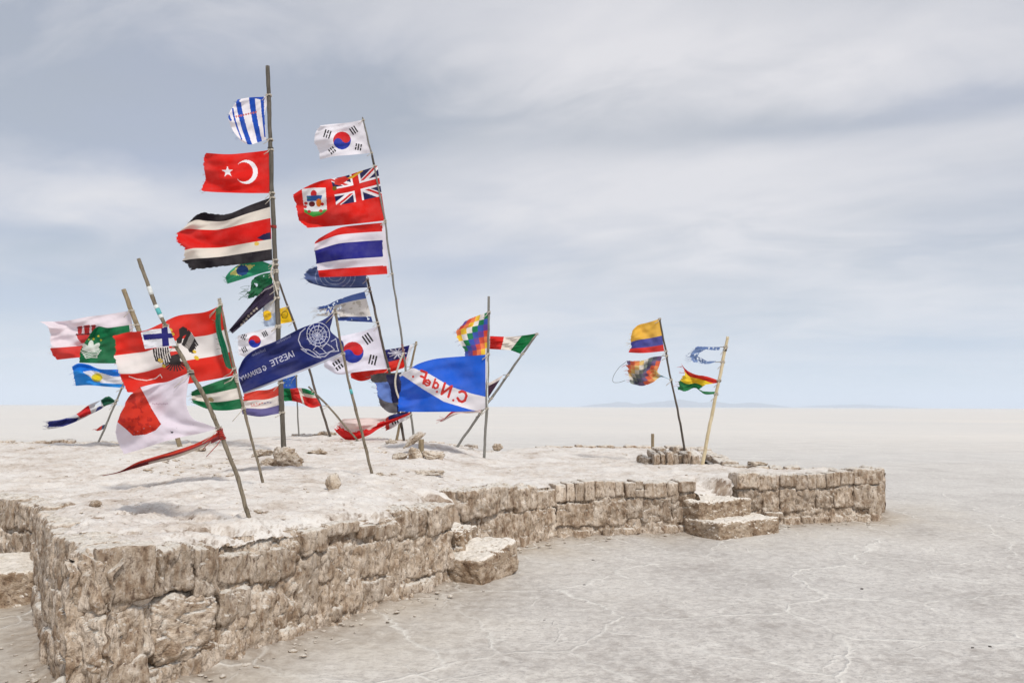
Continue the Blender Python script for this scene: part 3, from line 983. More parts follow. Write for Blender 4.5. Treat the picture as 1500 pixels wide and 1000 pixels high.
# small rubble that nobody would count
def scatter(name, label, pts, sizes, mat, seed):
    parts = []
    r_ = np.random.default_rng(seed)
    for (p, s) in zip(pts, sizes):
        n = 6
        ico_v = np.array([(0, 0, 1)] + [(math.cos(a) * .95, math.sin(a) * .95, .25) for a in np.linspace(0, 2 * math.pi, n, endpoint=False)]
                         + [(math.cos(a + .5) * .9, math.sin(a + .5) * .9, -.4) for a in np.linspace(0, 2 * math.pi, n, endpoint=False)])
        ico_v = ico_v * (0.75 + 0.5 * r_.random((len(ico_v), 1))) * s * np.array([1.2, 0.9, 0.55])
        a = r_.random() * 6.28
        c, s_ = math.cos(a), math.sin(a)
        ico_v = ico_v @ np.array([[c, s_, 0], [-s_, c, 0], [0, 0, 1]])
        fs = [(0, 1 + j, 1 + (j + 1) % n) for j in range(n)]
        for j in range(n):
            k = (j + 1) % n
            fs += [(1 + j, 1 + n + j, 1 + k), (1 + k, 1 + n + j, 1 + n + k)]
        parts.append((ico_v + p, np.array(fs)))
    v, f = merge(parts)
    return tag(mesh(name, v, f, mat, smooth=False), label, kind='stuff')


pts, sizes = [], []
for (x0, x1, y0, y1, n, smin, smax) in [(60, 420, 730, 800, 150, .006, .022), (215, 340, 672, 700, 70, .02, .06), (0, 600, 655, 730, 160, .008, .03),
                                        (540, 1040, 662, 715, 150, .008, .03), (0, 320, 644, 660, 70, .02, .07), (440, 740, 645, 662, 90, .025, .08), (700, 1000, 658, 668, 40, .015, .04)]:
    for _ in range(n):
        p = on_top(random.uniform(x0, x1), random.uniform(y0, y1))
        if poly_dist(p[:1], p[1:2], OUT2)[0] < -0.1:
            p[2] = top_z(p[:1], p[1:2])[0]
            pts.append(p)
            sizes.append(smin + (smax - smin) * random.random() ** 2.5)
scatter('platform_rubble', 'crumbs of salt and small stones on the platform crust', pts, sizes, M_ROCK, 5)
pts, sizes = [], []
for (a, b, n) in [(P_A, P_B, 170), (P_C, P_D, 50), (P_D, P_E, 60), (P_F, P_G, 60), (P_L1, P_A, 50), (P_L2, P_L1, 25)]:
    e = (b - a)[:2]
    nrm = np.array([e[1], -e[0]]) / np.linalg.norm(e)
    for _ in range(n):
        q = a[:2] + e * random.uniform(0, 1) + nrm * (0.03 + abs(random.gauss(0, 0.13)))
        pts.append(np.array([q[0], q[1], 0.012]))
        sizes.append(random.uniform(0.004, 0.011) + 0.025 * random.random() ** 6)
scatter('wall_foot_rubble', 'crumbs of salt fallen along the foot of the walls', pts, sizes, M_ROCK, 6)
for (px, py, lab) in [(869, 821, 'tiny dark pebble on the flat beyond the single cut step'), (797, 909, 'small dark brown chip on the flat in front of the middle wall'),
                      (1425, 949, 'small black chip on the open flat, one of two'), (1451, 947, 'thin black sliver on the open flat beside the chip'),
                      (1263, 863, 'tiny dark speck on the open flat below the far arm'), (856, 857, 'thin dark grey splinter lying on the flat')]:
    rock(px, py, 4.2, 1.7, lab, 31.0 + px, mat=M_DARK, where='ground', group='dark chips on the flat', amp=0.4)

# ------------------------------------------------------------------ poles
POLES = {}


def pole(key, pts, dia, label, mat, Y=None, base=None, bands=(), wraps=(), cat='flagpole', sink=0.15, taper=0.85, jag=0.15, name='flagpole'):
    """pts: (px, py) from the foot to the tip; dia in pixels"""
    b = on_top(*pts[0]) if base is None else base
    Y = b[1] if Y is None else Y
    P = np.array(pts, float)
    # resample with a smooth curve through the given points
    seg = np.concatenate([[0], np.cumsum(np.linalg.norm(np.diff(P, axis=0), axis=1))])
    tt = np.linspace(0, seg[-1], max(14, int(seg[-1] / 4)))
    cx, cy = np.interp(tt, seg, P[:, 0]), np.interp(tt, seg, P[:, 1])
    if len(P) > 2:
        for _ in range(40):
            cx[1:-1] = 0.25 * cx[:-2] + 0.5 * cx[1:-1] + 0.25 * cx[2:]
            cy[1:-1] = 0.25 * cy[:-2] + 0.5 * cy[1:-1] + 0.25 * cy[2:]
    wv = perlin(np.stack([tt * 0.022, 0 * tt + sum(map(ord, label)) % 53, 0 * tt], 1), 7) + 0.4 * perlin(np.stack([tt * 0.07, 0 * tt + sum(map(ord, label)) % 59, 0 * tt], 1), 8)
    cx = cx + 1.5 * wv * sstep(0, 25, tt) * sstep(0, 25, tt[-1] - tt)
    w = at_y(cx, cy, np.full(len(tt), Y))
    k = Y / F
    d0 = (w[0] - w[1]) / np.linalg.norm(w[0] - w[1])
    w = np.concatenate([[w[0] + d0 * sink], w])
    rad = 0.5 * dia * k * np.linspace(1.0, taper, len(w))
    rad = rad * (1 + jag * perlin(w * 3.0 + (sum(map(ord, label)) % 97), 3))
    if mat.name == 'bamboo':                                       # knots of the cane
        lt = np.concatenate([[0], tt])
        pr_ = dia * 7.5
        rad = rad * (1 + 0.16 * np.exp(-(((lt + 9) % pr_ - pr_ / 2) / (dia * 0.45)) ** 2))
    root = empty(name, w[1].tolist(), label, cat, 'poles that carry the flags')
    o0 = w[1]
    v, f = tube(w - o0, rad, 10)
    mesh('shaft', v, f, mat, root)
    POLES[key] = (w[1:], Y, float(np.mean(rad)), cx, cy)
    for (y0, y1, m) in bands:
        yy = np.linspace(y0, y1, 4)
        o = np.argsort(cy)
        xx = np.interp(yy, cy[o], cx[o])
        v, f = tube(at_y(xx, yy, np.full(4, Y)) - o0, np.mean(rad) * 1.14, 10)
        mesh('tape_band', v, f, m, root)
    for (y0, y1, n, m) in wraps:
        th = np.linspace(0, 2 * np.pi * n, n * 10)
        yy = np.linspace(y0, y1, len(th))
        o = np.argsort(cy)
        xx = np.interp(yy, cy[o], cx[o])
        c = at_y(xx, yy, np.full(len(yy), Y)) - o0
        rr = np.mean(rad) * 1.15
        c = c + np.stack([rr * np.cos(th), rr * np.sin(th), 0 * th], 1)
        v, f = tube(c, 0.006, 5, False)
        mesh('rope_wrap', v, f, m, root)
    return root


pole('main', [(416, 662), (411, 560), (405, 420), (399, 290), (395, 180), (392, 97)], 7.6, 'tallest flagpole, a thick weathered grey post wedged with a rock', M_POST,
     wraps=[(414, 424, 6, M_ROPE), (330, 334, 3, M_RED), (216, 220, 3, M_DARK), (476, 481, 3, M_ROPE)], taper=0.8)
pole('thin', [(607, 655), (603, 615), (596, 560), (590, 505), (577, 420), (565, 330), (549, 245), (531, 172)], 3.4, 'second tallest pole, a thin pale rod carrying the top white flag', M_GREYPOLE, Y=18.0,
     wraps=[(503, 520, 7, M_RED)], bands=[(227, 242, M_DARK)], taper=0.7)
pole('dark', [(593, 652), (585, 606), (569, 540), (554, 476), (538, 408)], 4.0, 'dark brown stick with a blue grey flag behind the thin rod', M_DARKPOLE, Y=18.6)
pole('yellow', [(484, 640), (470, 596), (454, 545), (430, 470), (408, 412)], 3.6, 'dark leaning stick that carries the small yellow flag', M_DARKPOLE, Y=19.0)
pole('navy', [(546, 698), (532, 640), (514, 575), (502, 515), (490, 452)], 4.2, 'bamboo stick that carries the navy lettered banner', M_BAMBOO, bands=[(570, 577, M_TAPE_T)])
pole('bent', [(366, 762), (350, 705), (329, 648), (306, 592), (280, 547), (255, 502), (236, 465), (221, 430), (203, 379)], 6.5, 'long bent bamboo pole in front with teal and white tape', M_BAMBOO,
     bands=[(420, 432, M_TAPE_W), (447, 452, M_TAPE_W), (452, 461, M_TAPE_T), (461, 466, M_TAPE_W)], wraps=[(543, 548, 3, M_DARK), (630, 640, 4, M_RED)], jag=0.1)
pole('stick', [(265, 658), (246, 600), (222, 535), (202, 480), (181, 424)], 7.6, 'thick pale bark stick carrying the white flag with the red castle', M_STUB)
pole('eagle', [(386, 710), (372, 655), (357, 600), (345, 548), (333, 495), (321, 437)], 4.2, 'bamboo pole with a tied tip carrying the big eagle flag', M_BAMBOO,
     wraps=[(437, 446, 4, M_ROPE), (548, 560, 5, M_ROPE)])
pole('strip', [(143, 650), (157, 618), (177, 572), (194, 530)], 3.0, 'thin grey stick leaning over with a torn strip of colours', M_GREYPOLE)
pole('blue', [(438, 640), (436, 600), (434, 549)], 2.2, 'short thin rod with a small plain blue flag', M_GREYPOLE)
pole('cane', [(524, 645), (498, 614), (476, 590), (452, 566)], 3.0, 'pale cane tilted far over with a crumpled tricolour', M_BAMBOO, Y=17.6)
pole('club', [(709, 675), (712, 610), (715, 540), (716, 434)], 4.0, 'straight grey rod carrying the bright blue club flag', M_GREYPOLE, wraps=[(456, 460, 2, M_DARK), (560, 563, 2, M_ROPE)])
pole('tricolour', [(667, 658), (706, 602), (748, 543), (787, 488)], 3.8, 'dark stick leaning away with a red white green flag at its tip', M_GREYPOLE)
pole('canton', [(580, 648), (588, 612), (602, 537), (610, 500)], 3.8, 'pale slim stick behind the bright blue club flag', M_STUB, Y=19.2)
plin_b = np.array([*at_y(1002, 655, pl[1] + 0.45)])
pole('yellowblue', [(1003, 660), (998, 625), (990, 590), (976, 520), (966, 466)], 3.2, 'dark twig pole on the plinth with a yellow blue red flag', M_DARKPOLE, Y=float(pl[1] + 0.45), base=plin_b)
pole('pale', [(1028, 684), (1040, 620), (1054, 555), (1066, 493)], 5.4, 'pale peeled wooden pole at the end of the platform', M_PALEWOOD, taper=0.8, wraps=[(511, 514, 2, M_DARK), (556, 559, 2, M_DARK)])
for (px, py, tip, w, lab, nm) in [(617, 670, 643, 8, 'short square wood stub standing among the rocks by the tilted slab', 'wood_stub'),
                                  (956, 660, 635, 4.5, 'thin stub of wood in front of the plinth', 'wood_stub'),
                                  (265, 662, 642, 6, 'short leaning stub of wood below the white flag with the red patch', 'wood_stub')]:
    if px == 265:
        continue
    pole('stub%d' % px, [(px, py), (px, tip)], w, lab, M_STUB, cat='stub', name=nm, taper=1.0, jag=0.05)

# ------------------------------------------------------------------ flags: drawing
def lin(c):
    c = np.asarray(c, float) / 255.0
    return np.where(c <= 0.04045, c / 12.92, ((c + 0.055) / 1.055) ** 2.4)


RED, WHITE, NAVY, BLUE, GREEN, BLACK, YELLOW = (205, 28, 20), (236, 231, 234), (26, 28, 82), (24, 84, 205), (8, 104, 66), (30, 25, 32), (240, 192, 30)
CREAM = (222, 214, 202)


class Paint:
    """colours of a printed cloth: u from hoist to fly, v from top to bottom, X, Y the same points as they hang in the photograph"""
    def __init__(s, u, v, X, Y):
        s.u, s.v, s.X, s.Y = u, v, X, Y
        s.c = np.tile(lin(WHITE), (len(u), 1))
        s.live = np.ones(len(u), bool)

    def fill(s, m, col):
        s.c[m] = lin(col)

    def all(s, col):
        s.c[:] = lin(col)

    def cut(s, m):
        s.live &= ~m

    def stripes(s, cols, edges=None):
        n = len(cols)
        e = edges or [i / n for i in range(n + 1)]
        for i, c in enumerate(cols):
            s.fill((s.v >= e[i]) & (s.v <= e[i + 1] + 1e-9), c)

    def poly(s, pts):
        ins = np.zeros(len(s.X), bool)
        n = len(pts)
        for i in range(n):
            (x0, y0), (x1, y1) = pts[i], pts[(i + 1) % n]
            c = (y0 > s.Y) != (y1 > s.Y)
            ins ^= c & (s.X < x0 + (s.Y - y0) / (y1 - y0 + 1e-9) * (x1 - x0))
        return ins

    def disc(s, cx, cy, rx, ry=None, ang=0.0):
        ry = ry or rx
        dx, dy = s.X - cx, s.Y - cy
        c, q = math.cos(ang), math.sin(ang)
        return ((dx * c + dy * q) / rx) ** 2 + ((-dx * q + dy * c) / ry) ** 2 <= 1

    def seg(s, pts, w):
        m = np.zeros(len(s.X), bool)
        for (x0, y0), (x1, y1) in zip(pts[:-1], pts[1:]):
            ex, ey = x1 - x0, y1 - y0
            t = np.clip(((s.X - x0) * ex + (s.Y - y0) * ey) / (ex * ex + ey * ey + 1e-9), 0, 1)
            m |= (s.X - x0 - t * ex) ** 2 + (s.Y - y0 - t * ey) ** 2 <= (w / 2) ** 2
        return m

    def bars(s, cx, cy, ln, w, gap, ang, broken=(0, 0, 0), col=(28, 28, 30)):
        """three bars of a trigram: bars run along ang"""
        c, q = math.cos(ang), math.sin(ang)
        dx, dy = s.X - cx, s.Y - cy
        a, b = dx * c + dy * q, -dx * q + dy * c
        for k, br in zip((-1, 0, 1), broken):
            m = (np.abs(a) <= ln / 2) & (np.abs(b - k * gap) <= w / 2)
            if br:
                m &= np.abs(a) > ln * 0.07
            s.fill(m, col)

    def yinyang(s, cx, cy, r, ang0=0.0, red=(196, 30, 35), blue=(28, 52, 160)):
        ang = ang0 - 0.62
        dx, dy = s.X - cx, s.Y - cy
        c, q = math.cos(ang), math.sin(ang)
        a, b = dx * c + dy * q, -dx * q + dy * c
        ins = a * a + b * b <= r * r
        isred = b < 0
        isred |= (a - r / 2) ** 2 + b * b <= (r / 2) ** 2
        isred &= ~((a + r / 2) ** 2 + b * b <= (r / 2) ** 2)
        s.fill(ins & isred, red)
        s.fill(ins & ~isred, blue)

    def star(s, cx, cy, r, col, n=5, rot=-1.57, inner=0.40):
        pts = []
        for i in range(2 * n):
            a = rot + math.pi * i / n
            rr = r if i % 2 == 0 else r * inner
            pts.append((cx + rr * math.cos(a), cy + rr * math.sin(a)))
        s.fill(s.poly(pts), col)

    def text(s, chars, x, y, d, up, w, h, sw, col, adv=1.35):
        """stroke letters: (x, y) foot of the first letter, d the reading direction, up the letters' up"""
        d = np.array(d) / np.hypot(*d)
        up = np.array(up) / np.hypot(*up)
        p = np.array([x, y], float)
        for ch in chars:
            ww = w * (0.35 if ch in 'I.' else 1.0)
            for st in GLYPH.get(ch, []):
                s.fill(s.seg([tuple(p + d * a * w + up * b * h) for a, b in st], sw), col)
            p = p + d * (ww + w * (adv - 1))
        return p


GLYPH = {'I': [[(0.1, 0), (0.1, 1)]], 'A': [[(0, 0), (0.5, 1), (1, 0)], [(0.2, 0.38), (0.8, 0.38)]], 'E': [[(1, 0), (0.1, 0), (0.1, 1), (1, 1)], [(0.1, 0.52), (0.8, 0.52)]],
         'S': [[(0.05, 0.12), (0.4, 0), (0.9, 0.1), (0.92, 0.4), (0.1, 0.62), (0.1, 0.9), (0.5, 1), (0.92, 0.88)]], 'T': [[(0, 1), (1, 1)], [(0.5, 1), (0.5, 0)]],
         'G': [[(0.95, 0.85), (0.5, 1), (0.08, 0.7), (0.08, 0.3), (0.5, 0), (0.95, 0.15), (0.95, 0.45), (0.6, 0.45)]], 'R': [[(0.1, 0), (0.1, 1), (0.75, 1), (0.9, 0.75), (0.7, 0.52), (0.1, 0.5)], [(0.5, 0.5), (0.95, 0)]],
         'M': [[(0.05, 0), (0.1, 1), (0.5, 0.3), (0.9, 1), (0.95, 0)]], 'N': [[(0.1, 0), (0.1, 1), (0.9, 0), (0.9, 1)]], 'Y': [[(0, 1), (0.5, 0.5), (1, 1)], [(0.5, 0.5), (0.5, 0)]],
         'C': [[(0.95, 0.82), (0.7, 1), (0.35, 1), (0.08, 0.75), (0.08, 0.25), (0.35, 0), (0.7, 0), (0.95, 0.18)]], 'F': [[(0.1, 0), (0.1, 1), (0.95, 1)], [(0.1, 0.52), (0.75, 0.52)]],
         'd': [[(0.9, 1.5), (0.9, 0)], [(0.9, 0.75), (0.5, 1.0), (0.1, 0.75), (0.1, 0.25), (0.5, 0), (0.9, 0.25)]], 'e': [[(0.1, 0.5), (0.9, 0.52), (0.85, 0.85), (0.5, 1), (0.1, 0.75), (0.1, 0.25), (0.5, 0), (0.9, 0.15)]],
         '.': [[(0.1, 0.0), (0.12, 0.05)]]}


def curve(pts, n):
    """smooth curve through points, n samples by length"""
    P = np.array(pts, float)
    if len(P) == 2:
        t = np.linspace(0, 1, n)[:, None]
        return P[0] * (1 - t) + P[1] * t
    Q = np.concatenate([[2 * P[0] - P[1]], P, [2 * P[-1] - P[-2]]])
    out = []
    for i in range(1, len(Q) - 2):
        t = np.linspace(0, 1, 16, endpoint=False)[:, None]
        a, b, c, d = Q[i - 1], Q[i], Q[i + 1], Q[i + 2]
        out.append(0.5 * (2 * b + (c - a) * t + (2 * a - 5 * b + 4 * c - d) * t ** 2 + (3 * b - a - 3 * c + d) * t ** 3))
    C = np.concatenate(out + [P[-1:]])
    s = np.concatenate([[0], np.cumsum(np.linalg.norm(np.diff(C, axis=0), axis=1))])
    tt = np.linspace(0, s[-1], n)
    return np.stack([np.interp(tt, s, C[:, 0]), np.interp(tt, s, C[:, 1])], 1)


NF = [0]


def flag(label, pk, top, bot, draw, hoist=None, fly=None, dY=0.0, skew=0.15, amp=0.045, waves=1.4, slant=0.5, tat=0.03, den=1.2, name='flag', cat='flag', ties=True, tie_mat=None,
         hem=None, holes=0.0):
    """a cloth on pole pk: its four edges as (px, py) lists; top and bot run from the pole outwards, hoist and fly from top to bottom"""
    NF[0] += 1
    rnd = np.random.default_rng(100 + NF[0])
    hoist = hoist or [top[0], bot[0]]
    fly = fly or [top[-1], bot[-1]]
    lu = max(np.linalg.norm(np.diff(np.array(top, float), axis=0), axis=1).sum(), np.linalg.norm(np.diff(np.array(bot, float), axis=0), axis=1).sum())
    lv = max(np.linalg.norm(np.diff(np.array(hoist, float), axis=0), axis=1).sum(), np.linalg.norm(np.diff(np.array(fly, float), axis=0), axis=1).sum())
    nu, nv = int(max(16, min(260, lu * den))), int(max(14, min(220, lv * den)))
    T, B, Hh, Fl = curve(top, nu), curve(bot, nu), curve(hoist, nv), curve(fly, nv)
    u, v = np.linspace(0, 1, nu), np.linspace(0, 1, nv)
    U, V = np.meshgrid(u, v, indexing='ij')

    def coons(k):
        return ((1 - V) * T[:, k][:, None] + V * B[:, k][:, None] + (1 - U) * Hh[:, k][None, :] + U * Fl[:, k][None, :]
                - ((1 - U) * (1 - V) * T[0, k] + (1 - U) * V * B[0, k] + U * (1 - V) * T[-1, k] + U * V * B[-1, k]))
    X, Yp = coons(0), coons(1)
    Y0 = POLES[pk][1]
    k = Y0 / F
    Lm = lu * k
    ph, ph2, ph3 = rnd.random(3) * 6.28
    wave = np.sin(2 * np.pi * (waves * U + slant * (V - 0.5)) + ph) + 0.35 * np.sin(2 * np.pi * (1.9 * waves * U - 0.9 * slant * V) + ph2) + 0.3 * np.sin(2 * np.pi * (0.7 * U + 1.3 * V) + ph3)
    nz = fbm(np.stack([U.ravel() * 3 + NF[0] * 9.1, V.ravel() * 2.2, 0 * U.ravel()], 1), 3, seed=91).reshape(U.shape)
    fold = np.sin(2 * np.pi * (2.2 * V + 1.3 * U + 0.25 * np.sin(5 * U + ph)) + ph3) * 0.22 + np.sin(2 * np.pi * (4.6 * V - 1.6 * U + 0.3 * np.sin(4 * U + ph2)) + ph) * 0.10
    Yw = Y0 + dY + skew * Lm * U + 1.9 * amp * Lm * (U ** 0.6) * (wave * 0.8 + fold * 1.3) + 0.022 * Lm * nz * (0.25 + U)
    if dY == 0.0:
        Yw = Yw - POLES[pk][2] * 0.2
    P = at_y(X, Yp, Yw)
    f = grid_faces(nu, nv)
    ctr = lambda a: a.ravel()[f].mean(1)
    cu, cv, cX, cY = ctr(U), ctr(V), ctr(X), ctr(Yp)
    pt = Paint(cu, cv, cX, cY)
    draw(pt)
    if tat:
        lim = 1 - tat * (0.5 + 0.9 * fbm(np.stack([cv * 9 + NF[0] * 3.3, 0 * cv, 0 * cv], 1), 4, gain=0.65, seed=95))
        lim2 = tat * 0.35 * (0.3 + fbm(np.stack([cu * 14 + NF[0] * 5.3, 0 * cv + 4, 0 * cv], 1), 3, seed=96))
        pt.cut(cu > lim)
        pt.cut((cv < lim2 * cu) | (cv > 1 - lim2 * cu))
    if holes:
        h = fbm(np.stack([cX * 0.09 + NF[0] * 11, cY * 0.09, 0 * cX], 1), 4, seed=97)
        pt.cut(h > 0.62 - holes)
    f, cc = f[pt.live], pt.c[pt.live]
    o0 = P[0, nv // 2]
    root = empty(name, o0.tolist(), label, cat, 'flags tied to the poles')
    used = np.unique(f)
    rm = np.full(P.shape[0] * P.shape[1], -1)
    rm[used] = np.arange(len(used))
    mesh('cloth', P.reshape(-1, 3)[used] - o0, rm[f], M_CLOTH, root, True, cc)
    if hem:
        c = at_y(Hh[:, 0], Hh[:, 1], Yw[0] - 0.006) - o0
        v_, f_ = tube(c, hem * k * 0.5, 6)
        mesh('hoist_hem', v_, f_, M_TAPE_W, root)
    if ties:
        w, _, pr, cx, cy = POLES[pk]
        od = np.argsort(cy)
        for pt_ in (T[0], B[0]):
            yq = float(np.clip(pt_[1], cy.min() + 1, cy.max() - 1))
            xq = float(np.interp(yq, cy[od], cx[od]))
            if abs(xq - pt_[0]) > 26:
                continue
            c = at_y(np.array([xq]), np.array([yq]), np.array([Y0]))[0]
            th = np.linspace(0, 4 * np.pi, 22)
            ring = np.stack([c[0] + (pr + 0.007) * np.cos(th), c[1] + (pr + 0.007) * np.sin(th), c[2] + np.linspace(-0.014, 0.014, 22)], 1)
            e = at_y(np.array([pt_[0]]), np.array([pt_[1]]), np.array([Yw[0, 0]]))[0]
            path = np.concatenate([ring, [(ring[-1] + e) / 2 + np.array([0, -0.01, -0.008]), e]])
            v_, f_ = tube(path - o0, 0.0085 * min(1.0, Y0 / 14.0), 5)
            t2 = np.array([c + np.array([0.0, -pr - 0.008, 0.0]), c + np.array([-0.03, -pr - 0.02, -0.05]), c + np.array([-0.10, -pr - 0.02, -0.075 - 0.06 * rnd.random()])])
            v2, f2 = tube(t2 - o0, 0.006 * min(1.0, Y0 / 14.0), 5)
            v_, f_ = merge([(v_, f_), (v2, f2)])
            mesh('tie', v_, f_, tie_mat or M_ROPE, root)
    if tat >= 0.02:
        th_ = []
        for _ in range(int(4 + 90 * tat)):
            jv = rnd.integers(2, nv - 2)
            iu = int((nu - 1) * (1 - tat * rnd.random()))
            a = P[iu, jv]
            L_ = k * rnd.uniform(2.0, 6.0 + 60 * tat)
            dz = rnd.uniform(-0.5, 0.35)
            q_ = np.array([a, a + np.array([-0.5 * L_, 0.02, dz * L_ * .5]), a + np.array([-L_, 0.03, (dz + rnd.uniform(-.3, .3)) * L_])])
            th_.append(tube(q_ - o0, 0.0016 * math.sqrt(Y0 / 9.0) * 1.2, 4, False))
        v_, f_ = merge(th_)
        ctr_ = pt.c[pt.live][np.argmax(cu[pt.live])]
        cc_ = np.tile(0.8 * ctr_ + 0.1, (len(f_), 1))
        tag(mesh('loose_threads', v_, f_, M_CLOTH, root, True, cc_), kind='stuff')
    return root


# ------------------------------------------------------------------ the flags, one by one
def d_shirt(p):
    p.all(WHITE)
    B = (30, 78, 178)
    for top_, bot_, w0, w1 in [((384, 142), (388, 200), 5, 2.0), ((369, 143), (380, 206), 8.5, 7.0), ((349, 147), (366, 212), 7.5, 6.5), ((341, 160), (354, 204), 2.6, 1.6), ((335, 170), (338, 176), 4, 3)]:
        n = 8
        for i in range(n):
            a, b = i / n, (i + 1) / n
            q = lambda t: (top_[0] + (bot_[0] - top_[0]) * t ** 1.4, top_[1] + (bot_[1] - top_[1]) * t)
            p.fill(p.seg([q(a), q(b)], w0 + (w1 - w0) * a), B)
    p.fill(p.seg([(372, 142), (386, 145)], 4), B)
    p.fill(p.disc(354, 148, 3.4, 2.2), WHITE)
    for i in range(9):
        p.fill(p.disc(346 + i * 3.6, 171 - i * 0.8, 1.3, 1.6), (196, 110, 105))


flag('small striped blue and white shirt cloth at the top of the tallest pole', 'main', [(397, 140), (384, 142), (366, 143), (348, 146)], [(390, 205), (380, 208), (366, 212), (353, 207)], d_shirt,
     hoist=[(397, 140), (388, 165), (389, 190), (390, 205)], fly=[(348, 146), (340, 158), (334, 170), (340, 190), (353, 207)], amp=0.08, waves=0.8, tat=0.02, den=1.6, cat='cloth')


def d_crescent(p):
    p.all((212, 26, 18))
    p.fill(p.disc(361, 252, 16.5, 17.5) & ~p.disc(357.0, 252, 13.6, 14.2), WHITE)
    p.star(333.5, 251.5, 8.6, WHITE, rot=-2.9)


flag('red flag with a white crescent and star on the tallest pole', 'main', [(394, 220), (370, 223), (335, 226), (300, 224)], [(397, 283), (360, 283), (325, 282), (305, 281)], d_crescent,
     fly=[(300, 224), (297, 240), (300, 262), (294, 278), (305, 281)], skew=-0.1, tat=0.02, waves=1.1)


def d_costa(p):
    e = [0, .145, .32, .66, .82, 1.0]
    p.stripes([BLACK, CREAM, (208, 26, 20), CREAM, BLACK], e)
    p.fill(p.poly([(376, 349), (386, 343), (396, 340), (397, 350), (388, 352)]), (36, 34, 70))
    p.fill(p.disc(376, 357, 3.5, 3), (222, 186, 90))


flag('black white and red striped flag with a frayed end on the tallest pole', 'main', [(395, 290), (365, 301), (335, 313), (312, 313), (296, 311), (283, 318)], [(399, 381), (360, 386), (320, 391), (278, 396)], d_costa,
     fly=[(283, 318), (268, 333), (254, 346), (258, 356), (268, 366), (265, 378), (278, 396)], tat=0.05, waves=1.5)


def d_rhomb(p):
    p.all((44, 156, 114))
    p.fill(p.poly([(336, 402), (350, 388), (374, 388), (354, 404)]), (206, 204, 120))
    p.fill(p.disc(355, 396, 9, 7.5, -0.2), (44, 76, 130))


flag('pale green flag with a yellow lozenge and blue disc under the striped flag', 'main', [(399, 388), (376, 381), (352, 387), (338, 396), (329, 407)], [(399, 396), (380, 401), (355, 409), (332, 416)], d_rhomb, dY=0.12, tat=0.03)


def d_green(p):
    p.all((6, 98, 58))
    p.cut(p.poly([(357, 413), (368, 413), (367, 423), (357, 424)]))
    p.cut(p.disc(363, 424, 4, 3))


flag('ragged dark green scrap below the pale green flag', 'main', [(399, 399), (385, 401), (372, 407), (367, 414), (361, 422)], [(399, 424), (385, 430), (370, 436), (359, 439)], d_green, dY=0.08, tat=0.16, amp=0.09, holes=0.05)


def d_darkstrip(p):
    p.all((52, 42, 66))
    for (x, y) in [(372, 455), (368, 459), (364, 463), (361, 467), (357, 471), (354, 475), (376, 452)]:
        p.fill(p.disc(x, y, 2.0, 1.3, 0.7), (200, 190, 175))
        p.fill(p.seg([(x - 1.5, y + 2), (x + 1, y - 2.2)], 0.9), (190, 180, 168))
    p.fill(p.seg([(402, 419), (389, 424), (378, 433)], 0.9), (180, 170, 170))


flag('dark purple twisted strip streaming down from the tallest pole', 'main', [(400, 414), (388, 422), (375, 436), (362, 452), (335, 484)], [(402, 437), (390, 446), (376, 458), (362, 470), (340, 489)], d_darkstrip, tat=0.02, amp=0.05, slant=1.2)


def d_pale(p):
    p.all((170, 186, 208))
    p.fill(p.disc(396, 450, 9, 10), (226, 228, 230))
    p.fill(p.disc(391, 462, 7, 7.5), (236, 190, 20))
    p.fill(p.disc(392, 462, 3.5, 3.5), (204, 158, 10))


flag('faded pale blue and white flag with a yellow sun against the tallest pole', 'main', [(405, 436), (398, 438), (390, 441), (384, 448)], [(409, 477), (402, 477), (395, 478), (386, 478)], d_pale, dY=0.05, tat=0.08, amp=0.08)


def d_kor_small(p):
    p.all((228, 226, 232))
    p.yinyang(373, 500, 9, 0.15)
    p.bars(388, 489, 8, 1.6, 2.7, math.radians(63), (0, 0, 0))
    p.bars(357, 493, 8, 1.6, 2.7, math.radians(115), (1, 0, 1))
    p.bars(358, 512, 8, 1.6, 2.7, math.radians(63), (0, 1, 0))


flag('small white flag with a red and blue disc behind the navy banner', 'main', [(404, 478), (385, 482), (365, 487), (347, 492)], [(408, 520), (385, 522), (365, 524), (349, 520)], d_kor_small, tat=0.03, den=1.8)


def d_yel(p):
    p.all((232, 188, 18))
    p.fill(p.disc(417, 461, 5, 6, 0.2) & ~p.disc(417, 461, 3.6, 4.6, 0.2), (140, 116, 14))
    for y in (457, 460, 463):
        p.fill(p.seg([(414, y + 1), (420, y - 1)], 0.9), (150, 122, 16))


flag('small bright yellow flag with a faint dark emblem on the dark leaning stick', 'yellow', [(420, 449), (405, 453), (392, 456)], [(430, 471), (412, 474), (395, 477)], d_yel, tat=0.03, den=1.5)


def d_kor_top(p):
    p.all((228, 224, 230))
    p.yinyang(501, 206, 13, 0.1)
    p.bars(518, 191, 11, 2.0, 3.6, math.radians(56), (0, 0, 0))
    p.bars(479.5, 196.5, 12, 2.0, 3.8, math.radians(108), (0, 1, 0))
    p.bars(525, 215.5, 9.5, 2.0, 3.6, math.radians(100), (1, 0, 1))
    p.bars(486.5, 220.5, 9, 2.0, 3.4, math.radians(52), (1, 1, 1))


flag('white flag with a red and blue disc, topmost on the thin rod', 'thin', [(531, 176), (508, 180), (485, 182), (469, 184)], [(545, 224), (515, 227), (490, 229), (468, 234)], d_kor_top,
     fly=[(469, 184), (462, 194), (460, 208), (466, 220), (468, 234)], tat=0.015, den=1.7, waves=1.1)


